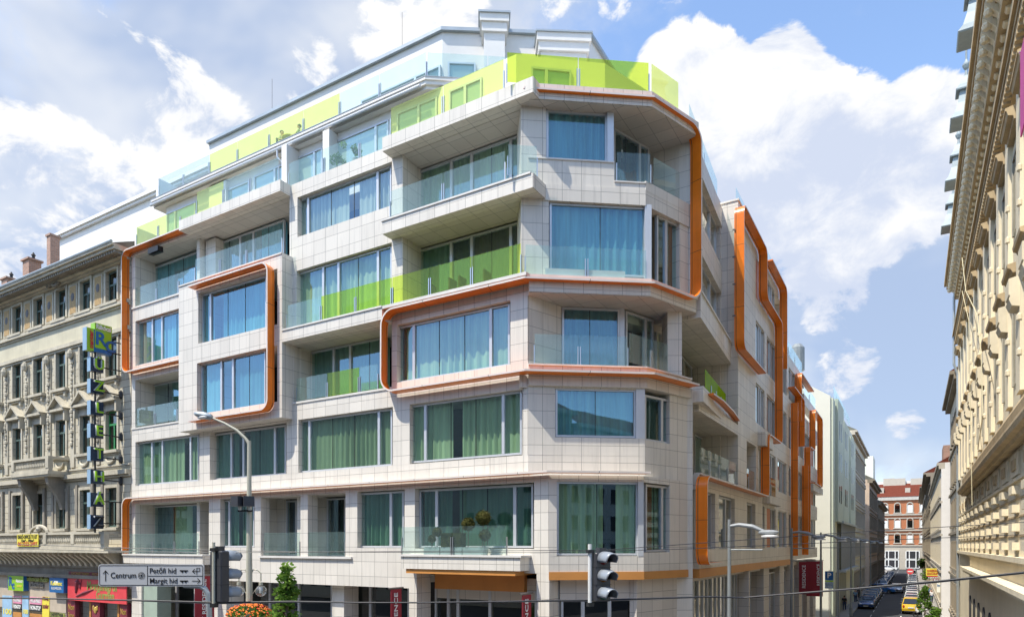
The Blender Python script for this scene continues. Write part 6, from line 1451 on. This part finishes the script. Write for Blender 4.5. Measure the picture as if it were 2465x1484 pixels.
# ---------------------------------------------------------------- topiary on the corner balcony
plain('planter_grey', (.45, .47, .45), .7)
def topiary_set():
    Y = 21.3 - .45; zf = 7.15
    def ballplant(px, py, r, label, lean=0):
        p = onY(px, py, Y); t = empty('topiary', (p.x, Y, zf), label, 'potted plant', 'clipped plants on the corner balcony'); rr = random.Random(int(px))
        m = MB(); m.lathe((p.x - lean, Y, zf), [(.10, 0), (.15, .28), (.16, .3), (.13, .3)], 10); m.build('pot', 'planter_grey', t)
        m = MB(); m.tube([(p.x - lean, Y, zf + .25), (p.x - lean * .4, Y, (zf + p.z) / 2), (p.x, Y, p.z)], .016, 6); m.build('stem', 'bark', t)
        m = MB(); m.ball((p.x, Y, p.z), r * .86, 12); leaves(m, (p.x, Y, p.z), 420, (r, r, r), .032, rr, .82); m.build('foliage', 'leaf_olive', t)
    ballplant(1163, 1246, .31, 'tall ball topiary, highest of the balcony plants', .03); ballplant(1127, 1261, .27, 'medium ball topiary second from right on the balcony'); ballplant(1052, 1279, .19, 'small ball topiary left of the clipped hedge'); ballplant(1040, 1296, .16, 'lowest ball topiary at the left end of the balcony'); ballplant(1167, 1287, .23, 'round topiary behind the glass under the tallest one')
    a, b = onY(1066, 1300, Y), onY(1117, 1280, Y); t = empty('box_hedge', ((a.x + b.x) / 2, Y, zf), 'square clipped box hedge between the ball topiaries', 'potted plant', 'clipped plants on the corner balcony'); rr = random.Random(2)
    m = MB(); m.box(a.x, b.x, Y - .16, Y + .16, zf, zf + .3); m.build('trough', 'planter_grey', t); m = MB(); m.box(a.x + .04, b.x - .04, Y - .17, Y + .17, zf + .3, zf + .82)
    for i in range(900):
        p = Vector((rr.uniform(a.x + .02, b.x - .02), Y + rr.choice((-.18, .18, rr.uniform(-.18, .18))), rr.uniform(zf + .3, zf + .85))); s = .03; v = Vector((rr.uniform(-1, 1), rr.uniform(-1, 1), rr.uniform(-1, 1))).normalized(); u = v.cross(Vector((.3, .5, .8))).normalized(); m.add([p - v * s, p + u * s * .6, p + v * s, p - u * s * .6], [(0, 1, 2, 3)])
    m.build('foliage', 'leaf_olive', t)
    for px0, px1, lb in ((1023, 1060, 'long grey trough planter at the left of the balcony'), (1100, 1165, 'long grey trough planter at the right of the balcony')):
        a, b = onY(px0, 1320, Y - .05), onY(px1, 1320, Y - .05); t = empty('trough_planter', (a.x, Y, zf), lb, 'planter'); m = MB(); m.box(a.x, b.x, Y - .12, Y + .08, zf, zf + .28); q = m.build('trough', 'planter_grey', t)
        m = MB(); m.box(a.x + .04, b.x - .04, Y - .10, Y + .06, zf + .28, zf + .30); m.build('soil', 'bark', t)
    rr = random.Random(6)
    for px, lb in ((809, 'small bushy plant behind the sixth floor glass, left one'), (822, 'taller bushy plant behind the sixth floor glass'), (857, 'low bushy plant behind the sixth floor glass at the right')):
        Yp = 21.6; x = onY(px, 380, Yp).x; h = .85 if px == 822 else .55; t = empty('potted_plant', (x, Yp, 24.0), lb, 'potted plant'); m = MB(); m.lathe((x, Yp, 24.0), [(.12, 0), (.16, .25), (.13, .25)], 8); m.build('pot', 'planter_grey', t)
        m = MB()
        for k in range(5): leaves(m, (x + rr.uniform(-.18, .18), Yp, 24.25 + h * rr.random()), 60, (.16, .16, .16), .05, rr)
        m.build('foliage', 'leaf_fresh', t)
topiary_set()
# ---------------------------------------------------------------- terrace guests and furniture
def chair(x, y, z, rz, label, mat='iron'):
    t = empty('terrace_chair', (x, y, z), label, 'chair', 'chairs on the glazed balconies', rz)
    def P(m, n, mt): o = m.build(n, mt, None); o.parent = t
    m = MB(); m.box(-.25, .25, -.25, .25, .42, .47); P(m, 'seat', mat); m = MB(); m.box(-.25, .25, .22, .27, .47, .92); P(m, 'backrest', mat)
    for a in (-1, 1):
        for b in (-1, 1): m = MB(); m.box(a * .22 - .02, a * .22 + .02, b * .22 - .02, b * .22 + .02, 0, .42); P(m, 'leg', 'steel_dark')
    return t
def terrace():
    Y = 23.2; x1 = onY(679, 315, Y).x; x2 = onY(716, 310, Y).x
    chair(x1, Y + .1, 27.12, R(90), 'chair under the left guest on the top terrace'); chair(x2, Y + .1, 27.12, R(-60), 'chair under the right guest on the top terrace')
    person((x1, Y, 27.12), R(90), 'person in white top sitting behind the lime glass, left of two', 'cloth_white', 'denim', True); person((x2, Y + .1, 27.12), R(-60), 'person in white top sitting behind the lime glass, right of two', 'cloth_white', 'denim', True)
    xm = (x1 + x2) / 2; t = empty('terrace_table', (xm, Y, 27.12), 'small round terrace table between the two guests', 'table'); m = MB(); m.lathe((xm, Y, 27.12), [(.38, .70), (.38, .74)], 16); m.build('top', 'sign_yellow', t); m = MB(); m.lathe((xm, Y, 27.12), [(.2, 0), (.2, .02), (.03, .04), (.03, .70)], 10); m.build('stand', 'steel', t)
    Y = 21.9
    for px, lb, rz in ((1052, 'dark chair behind the lime glass by the left door', 90), (1078, 'dark chair behind the lime glass right of the left one', -90), (1125, 'dark chair behind the lime glass by the middle door', 90), (1160, 'dark chair at the right behind the lime glass', -90)):
        chair(onY(px, 650, Y).x, Y, 17.2, R(rz), lb)
    Y = 21.75
    t = empty('sun_lounger', (onY(987, 470, Y).x, Y, 20.66), 'dark folded sun lounger on the fifth floor balcony', 'lounger'); x = onY(987, 470, Y).x; m = MB(); m.add([(x - .8, Y - .3, 20.95), (x - .8, Y + .3, 20.95), (x + .2, Y + .3, 20.9), (x + .2, Y - .3, 20.9), (x - .75, Y - .3, 21.0), (x - .75, Y + .3, 21.0)], [(0, 1, 2, 3)]); m.box(x - .8, x + .8, Y - .3, Y + .3, 20.86, 20.94); m.build('bed', 'iron', t); m = MB(); m.add([(x - .8, Y - .3, 21.35), (x - .8, Y + .3, 21.35), (x - .2, Y + .3, 20.95), (x - .2, Y - .3, 20.95)], [(0, 1, 2, 3), (3, 2, 1, 0)]); m.build('headrest', 'iron', t)
    for sx in (-.7, .7): m = MB(); m.box(x + sx - .03, x + sx + .03, Y - .28, Y + .28, 20.66, 20.86); m.build('leg', 'steel_dark', t)
    # squared white planter bench on the corner balcony
    a = FA.pt(FA.col(1312, .1), .12); b = FA.pt(FA.col(1503, .1), .12); t = empty('balcony_bench', (*a, 17.2), 'long white bench behind the corner balcony glass', 'bench'); m = MB(); m.fbox(FA, FA.col(1312, .15), FA.col(1503, .15), .02, .24, 17.24, 17.50); m.build('seat', 'white_render', t); m = MB(); m.fbox(FA, FA.col(1320, .15), FA.col(1495, .15), .05, .2, 17.2, 17.24); m.build('plinth', 'steel', t)
    fl = empty('floodlight', (onY(375, 605, 21.2).x, 21.0, 23.2), 'black floodlight under the ribbon at the top left corner', 'lamp'); p = onY(372, 606, 21.0); m = MB(); m.box(p.x - .45, p.x + .45, 20.9, 21.2, p.z - .05, p.z + .22); m.build('housing', 'iron', fl); m = MB(); m.add([(p.x - .3, 20.8, p.z - .2), (p.x + .7, 20.8, p.z - .22), (p.x + .5, 21.25, p.z - .02), (p.x - .3, 21.25, p.z - .02)], [(0, 1, 2, 3), (3, 2, 1, 0)]); m.build('reflector', 'iron', fl)
terrace()
# ================================================================ boulevard furniture in the foreground
plain('post_cream', (.52, .50, .40), .5, .1, .08, 2); plain('sign_grey', (.50, .51, .53), .45, 0, .04); plain('signal_dark', (.045, .047, .055), .45, 0, .1); plain('signal_hood', (.30, .33, .37), .35, .1, .08); plain('sign_black', (.01, .01, .012), .5)
plain('lens_red', (.16, .012, .012), .15); plain('lens_amber', (.20, .08, .01), .15); plain('lens_green', (.01, .10, .07), .15); plain('cable_black', (.025, .025, .03), .5); plain('clip_white', (.75, .75, .73), .4)
glassy('globe_glass', (.80, .82, .82), .10, .8, body=(.8, .8, .78), bodyfac=.14)
def fdir(d):
    """facade-like frame of a flat sign that squares up to the boulevard"""
    return Fr(*onD(0, 1312, d).xy, math.cos(YAW), math.sin(YAW))
def direction_sign():
    d = 14.0; F = fdir(d); k = d / F_PX; sx = lambda px: (px) * k; z = lambda py: CAMZ + (HY - py) * k
    t = empty('direction_sign', (*F.pt(sx(500), 0), 0), 'grey direction sign board with street names on a bent post', 'road sign')
    x0, x1, z0, z1 = sx(237), sx(491), z(1410), z(1357)
    def rrect(x0, x1, z0, z1, r):
        P = []
        for cx, cz, a0 in ((x1 - r, z1 - r, 0), (x0 + r, z1 - r, 90), (x0 + r, z0 + r, 180), (x1 - r, z0 + r, 270)):
            for i in range(5): a = R(a0 + 22.5 * i); P.append((cx + r * math.cos(a), cz + r * math.sin(a)))
        return P
    m = MB(); m.fpoly(F, rrect(x0, x1, z0, z1, .05), -.03, 0); m.build('board', 'sign_grey', t)
    def ring(x0, x1, z0, z1, r, w, o, name, mat='sign_black'):
        a, b = rrect(x0, x1, z0, z1, r), rrect(x0 + w, x1 - w, z0 + w, z1 - w, max(.005, r - w)); m = MB(); n = len(a)
        m.add([(*F.pt(p[0], o), p[1]) for p in a + b], [(i, (i + 1) % n, n + (i + 1) % n, n + i) for i in range(n)]); return m.build(name, mat, t)
    e = 2.2 * k; ring(x0 + e, x1 - e, z0 + e, z1 - e, .04, .012, .004, 'border')
    m = MB(); m.fbox(F, sx(354.5), sx(355.8), 0, .004, z0 + e, z1 - e); m.fbox(F, sx(355.8), x1 - e, 0, .0045, z(1385.6), z(1384.4)); m.build('divider', 'sign_black', t)
    rz = math.atan2(F.d[1], F.d[0])
    def tx(s, px0, px1, py, size): text('lettering', s, size, (*F.pt(sx((px0 + px1) / 2), .006), z(py)), rz, 'sign_black', t, width=sx(px1) - sx(px0), depth=.001, bold=.0008)
    tx('Centrum', 267, 328, 1384, .17); tx('Petőfi hid', 361, 424, 1373, .155); tx('Margit hid', 361, 427, 1397, .155)
    def stroke(pts, w, name):
        m = MB()
        for (a, b), (c, e_) in zip(pts, pts[1:]):
            v = Vector((c - a, e_ - b)).normalized() * w / 2; n = Vector((-v.y, v.x)); q = [(a - v.x + n.x, b - v.y + n.y), (a - v.x - n.x, b - v.y - n.y), (c + v.x - n.x, e_ + v.y - n.y), (c + v.x + n.x, e_ + v.y + n.y)]
            m.add([(*F.pt(sx(p[0]), .006), z(p[1])) for p in q], [(0, 1, 2, 3), (3, 2, 1, 0)])
        return m.build(name, 'sign_black', t)
    stroke([(254.5, 1397), (254.5, 1374)], 1.8, 'arrow'); stroke([(249, 1379), (254.5, 1372.5), (260, 1379)], 1.8, 'arrow')
    stroke([(463, 1397), (481, 1397)], 1.6, 'arrow'); stroke([(476, 1391), (482, 1397), (476, 1403)], 1.6, 'arrow')
    stroke([(464, 1373.5), (481, 1373.5), (481, 1366), (474, 1366), (474, 1381)], 1.4, 'arrow'); stroke([(469, 1369), (463.5, 1373.5), (469, 1378.5)], 1.6, 'arrow')
    for r in (7.6, 4.9): stroke([(341 + r * math.cos(2 * math.pi * i / 24), 1384 + r * math.sin(2 * math.pi * i / 24)) for i in range(25)], 1.1, 'target_ring')
    m = MB(); m.add([(*F.pt(sx(341 + 2.6 * math.cos(a)), .006), z(1384 + 2.6 * math.sin(a))) for a in [2 * math.pi * i / 16 for i in range(16)]], [tuple(range(16))]); m.build('target_dot', 'sign_black', t)
    for py in (1373.5, 1398):
        m = MB(); q = [(433, py - 2.5), (453, py - 2.5), (453, py), (450, py), (447.5, py + 4), (446, py + 4), (445, py + 1), (443, py), (441, py + 1), (440, py + 4), (438.5, py + 4), (436, py), (433, py)]; m.add([(*F.pt(sx(p[0]), .006), z(p[1])) for p in q], [tuple(range(len(q)))]); m.build('bridge_symbol', 'sign_black', t)
    m = MB(); P = [(440, 1408, -.06), (478, 1410, -.06), (490, 1416, -.06), (497, 1428, -.06), (500, 1445, -.06), (501, 1484, -.06), (501, 2150, -.06)]; m.tube([(*F.pt(sx(a), o), z(b)) for a, b, o in P], .055, 10); m.build('post', 'zinc', t)
direction_sign()
def traffic_light(px, py0, py1, d, back, label):
    """hanging three-lamp signal; seen from behind (back) or three-quarter from the front"""
    k = d / F_PX; z = lambda py: CAMZ + (HY - py) * k; p = onD(px, py0, d); t = empty('traffic_light', (p.x, p.y, z(py1)), label, 'traffic light', 'hanging traffic lights'); zt, zb = z(py0), z(py1); H = zt - zb
    rot = R(150) if back else R(25)
    t.rotation_euler = (0, 0, YAW + rot)     # lamps look along local -y
    def P(m, n, mt, sm=False): o = m.build(n, mt, None, sm); o.parent = t; return o
    m = MB(); m.box(-.155, .155, -.05, .12, .02, H - .05); P(m, 'housing', 'signal_dark').modifiers.new('b', 'BEVEL').width = .02
    for q in (.34, .67): m = MB(); m.box(-.158, .158, -.053, .123, H * q - .004, H * q + .004); P(m, 'joint', 'sign_black')
    m = MB(); m.box(-.06, .06, -.02, .1, H - .05, H + .03); P(m, 'cap', 'signal_dark')
    for i, c in enumerate(('lens_green', 'lens_amber', 'lens_red')):
        zc = H * (.17 + .33 * i); m = MB(); m.ball((0, -.05, zc), .105, 14, 0, (1, .35, 1)); P(m, 'lens', c, True)
        m = MB(); n = 14; V = []
        for j, (yy, r, drop) in enumerate(((-.05, .128, 0), (-.17, .126, .0), (-.30, .120, .01), (-.36, .112, .02))):
            for q in range(n + 1):
                a = R(-28 + (236) * q / n) if j < 3 else R(20 + 140 * q / n); V.append((r * math.cos(a), yy, zc + r * math.sin(a) - drop))
        for j in range(3):
            for q in range(n): m.f.append((j * (n + 1) + q, j * (n + 1) + q + 1, (j + 1) * (n + 1) + q + 1, (j + 1) * (n + 1) + q)); m.m.append(0)
        m.v = V; h = P(m, 'hood', 'signal_hood', True); so = h.modifiers.new('solid', 'SOLIDIFY'); so.thickness = .008
    m = MB(); bx = (0, .155) if back else (-.21, .06)
    m.tube([(bx[0], bx[1], -.03), (bx[0], bx[1], H + .10)], .028 if back else .034, 10); P(m, 'hanger_tube', 'post_cream' if back else 'clip_white'); m = MB(); m.box(bx[0] - .05, bx[0] + .05, bx[1] - .05, bx[1] + .03, -.06, -.0); P(m, 'clamp', 'iron')
    m = MB(); m.box(bx[0] - .06, bx[0] + .06, bx[1] - .05, bx[1] + .03, H - .05, H - .0); P(m, 'clamp', 'iron')
    return t
traffic_light(533, 1318, 1450, 11.8, True, 'hanging traffic light seen from behind beside the direction sign')
traffic_light(1449, 1322, 1449, 11.8, False, 'hanging traffic light with grey hoods in front of the corner windows')

def lamp_post():
    d = 23.0; k = d / F_PX; b = onD(600, 1312, d); t = empty('lamp_post', (b.x, b.y, 0), 'tall cream lamp post with cobra lamp, two globes and a flower basket', 'street lamp')
    F = fdir(d); s = lambda px: px * k; z = lambda py: CAMZ + (HY - py) * k; pt = lambda px, py, o=0: (*F.pt(s(px), o), z(py))
    m = MB(); m.tube([(b.x, b.y, 0), (b.x, b.y, 4.5), (b.x, b.y, z(1320)), (b.x, b.y, z(1060))], [.14, .12, .095, .062], 12); m.build('pole', 'post_cream', t)
    m = MB(); m.tube([pt(600, 1068), pt(592, 1056), pt(570, 1035), pt(540, 1018), pt(510, 1005)], [.06, .055, .05, .045, .04], 10); m.build('arm', 'post_cream', t)
    m = MB(); c0, c1 = Vector(pt(512, 1004)), Vector(pt(467, 994)); m.tube([c0, c0.lerp(c1, .12), c0.lerp(c1, .5), c0.lerp(c1, .85), c1], [.05, .11, .13, .09, .03], 10); m.build('lamp_head', 'zinc', t, True)
    m = MB(); m.ball(c0.lerp(c1, .55) - Vector((0, 0, .08)), .12, 10, 0, (2.0, 1, .5)); m.build('lens', 'lamp_white', t, True)
    for sg, px in ((-1, 575), (1, 628)):
        q = MB(); q.tube([pt(600 + sg * 3, 1392), pt(600 + sg * 5, 1378), pt(600 + sg * 10, 1370), pt(600 + sg * 18, 1370), pt(px + sg * .0, 1378), pt(px, 1398)], .022, 8); a = q.build('globe_arm', 'post_cream', t)
        q = MB(); q.tube([pt(px, 1400), pt(px, 1407)], .07, 10); q.tube([pt(px, 1404), pt(600 + sg * 4, 1432)], .016, 6); q.build('globe_holder', 'post_cream', a)
        q = MB(); q.ball(pt(px, 1421), 13.2 * k, 20); q.build('globe', 'globe_glass', a, True); q = MB(); q.tube([pt(px, 1412), pt(px, 1426)], .05, 8); q.build('bulb', 'lamp_white', a)
    for sg, px in ((-1, 581), (1, 605)):
        q = MB(); c = Vector(pt(px, 1207, .25)); u = Vector((math.cos(YAW + .5 * sg), math.sin(YAW + .5 * sg), 0)); w = Vector((-u.y, u.x, 0)) * -1; V = []
        for e, r in ((0, .13), (.18, .17), (.34, .17)):
            V += [c + w * (e - .17) + u * r * sx_ + Vector((0, 0, r * sz_)) for sx_, sz_ in ((-1, -1), (1, -1), (1, 1), (-1, 1))]
        q.add(V, [(3, 2, 1, 0), (8, 9, 10, 11)] + [(i * 4 + j, i * 4 + (j + 1) % 4, i * 4 + 4 + (j + 1) % 4, i * 4 + 4 + j) for i in range(2) for j in range(4)]); a = q.build('spotlight', 'signal_dark', t)
        q = MB(); q.lathe(pt(px + 2, 1224, .2), [(.05, -.05), (.06, .08), (.03, .14)], 8); q.build('sensor', 'clip_white', a)
    q = MB(); q.tube([pt(577, 1229, .15), pt(612, 1229, .15)], .035, 6); q.build('spotlight_bar', 'iron', t)
    # flower basket
    c = Vector((b.x, b.y, z(1484))); rr = random.Random(12); fb = empty('flower_basket', c, 'round hanging basket of orange red flowers around the cream lamp post', 'flower basket')
    q = MB(); q.lathe(c, [(.35, -.35), (.55, -.05), (.6, .0), (.3, .02)], 16); q.build('bowl', 'lead_grey', fb)
    q = MB(); leaves(q, c + Vector((0, 0, .1)), 1500, (.70, .70, .32), .05, rr, .55); q.build('foliage', 'leaf_fresh', fb)
    for nm, n in (('flower_orange', 260), ('flower_red', 40)):
        q = MB()
        for i in range(n):
            a = rr.uniform(0, 6.283); e = rr.uniform(-.3, 1.5); rad = .73; p = c + Vector((rad * math.cos(a) * math.cos(e), rad * math.sin(a) * math.cos(e), .1 + .36 * math.sin(e))); q.ball(p, rr.uniform(.025, .045), 5)
        o = q.build('blossom', nm, fb); o['kind'] = 'stuff'
lamp_post()
def wires():
    t = empty('festoon_cable', (0, 12, 6.6), 'thick black overhead cable with small white clips sagging across the junction', 'cable')
    d = 11.9; P = [(-60, 1436), (0, 1438), (150, 1440), (300, 1443), (430, 1446), (533, 1449), (700, 1446), (860, 1449), (1000, 1449), (1190, 1447), (1330, 1444), (1425, 1443), (1560, 1439), (1700, 1435), (1790, 1437), (1900, 1428), (2050, 1416), (2250, 1398), (2465, 1376), (2600, 1362)]
    D = lambda px: d if px < 1800 else d - (px - 1800) / 800 * 2.0
    Q = [onD(a, b, D(a)) for a, b in P]; m = MB(); m.tube(Q, .015, 6); m.build('cable', 'cable_black', t); m = MB(); m.tube([q + Vector((.0, .02, -.012 + .01 * math.sin(i))) for i, q in enumerate(Q)], .008, 5); m.build('messenger_wire', 'steel', t)
    rr = random.Random(8); m = MB()
    for i in range(62):
        x = -20 + 41 * i + rr.uniform(-9, 9); j = max(i_ for i_ in range(len(P) - 1) if P[i_][0] <= x); f = (x - P[j][0]) / (P[j + 1][0] - P[j][0]); p = Q[j].lerp(Q[j + 1], f); m.ball(p, .014, 6)
    o = m.build('clip', 'clip_white', t); o['kind'] = 'stuff'
    for i, (P2, lb) in enumerate((([(-50, 1318), (308, 1326), (533, 1329), (1100, 1325), (1449, 1323), (1660, 1308), (2000, 1283), (2465, 1256), (2600, 1248)], 'thin span wire carrying both traffic lights across the junction'), ([(-50, 1306), (300, 1318), (700, 1327), (1300, 1329), (1650, 1320), (2100, 1300), (2600, 1280)], 'second thin span wire just under the first'))):
        t = empty('span_wire', onD(600, 1325, 11.9), lb, 'wire'); m = MB(); m.tube([onD(a, b, 11.95 + .3 * i) for a, b in P2], .006, 5); m.build('strand', 'cable_black', t)
wires()
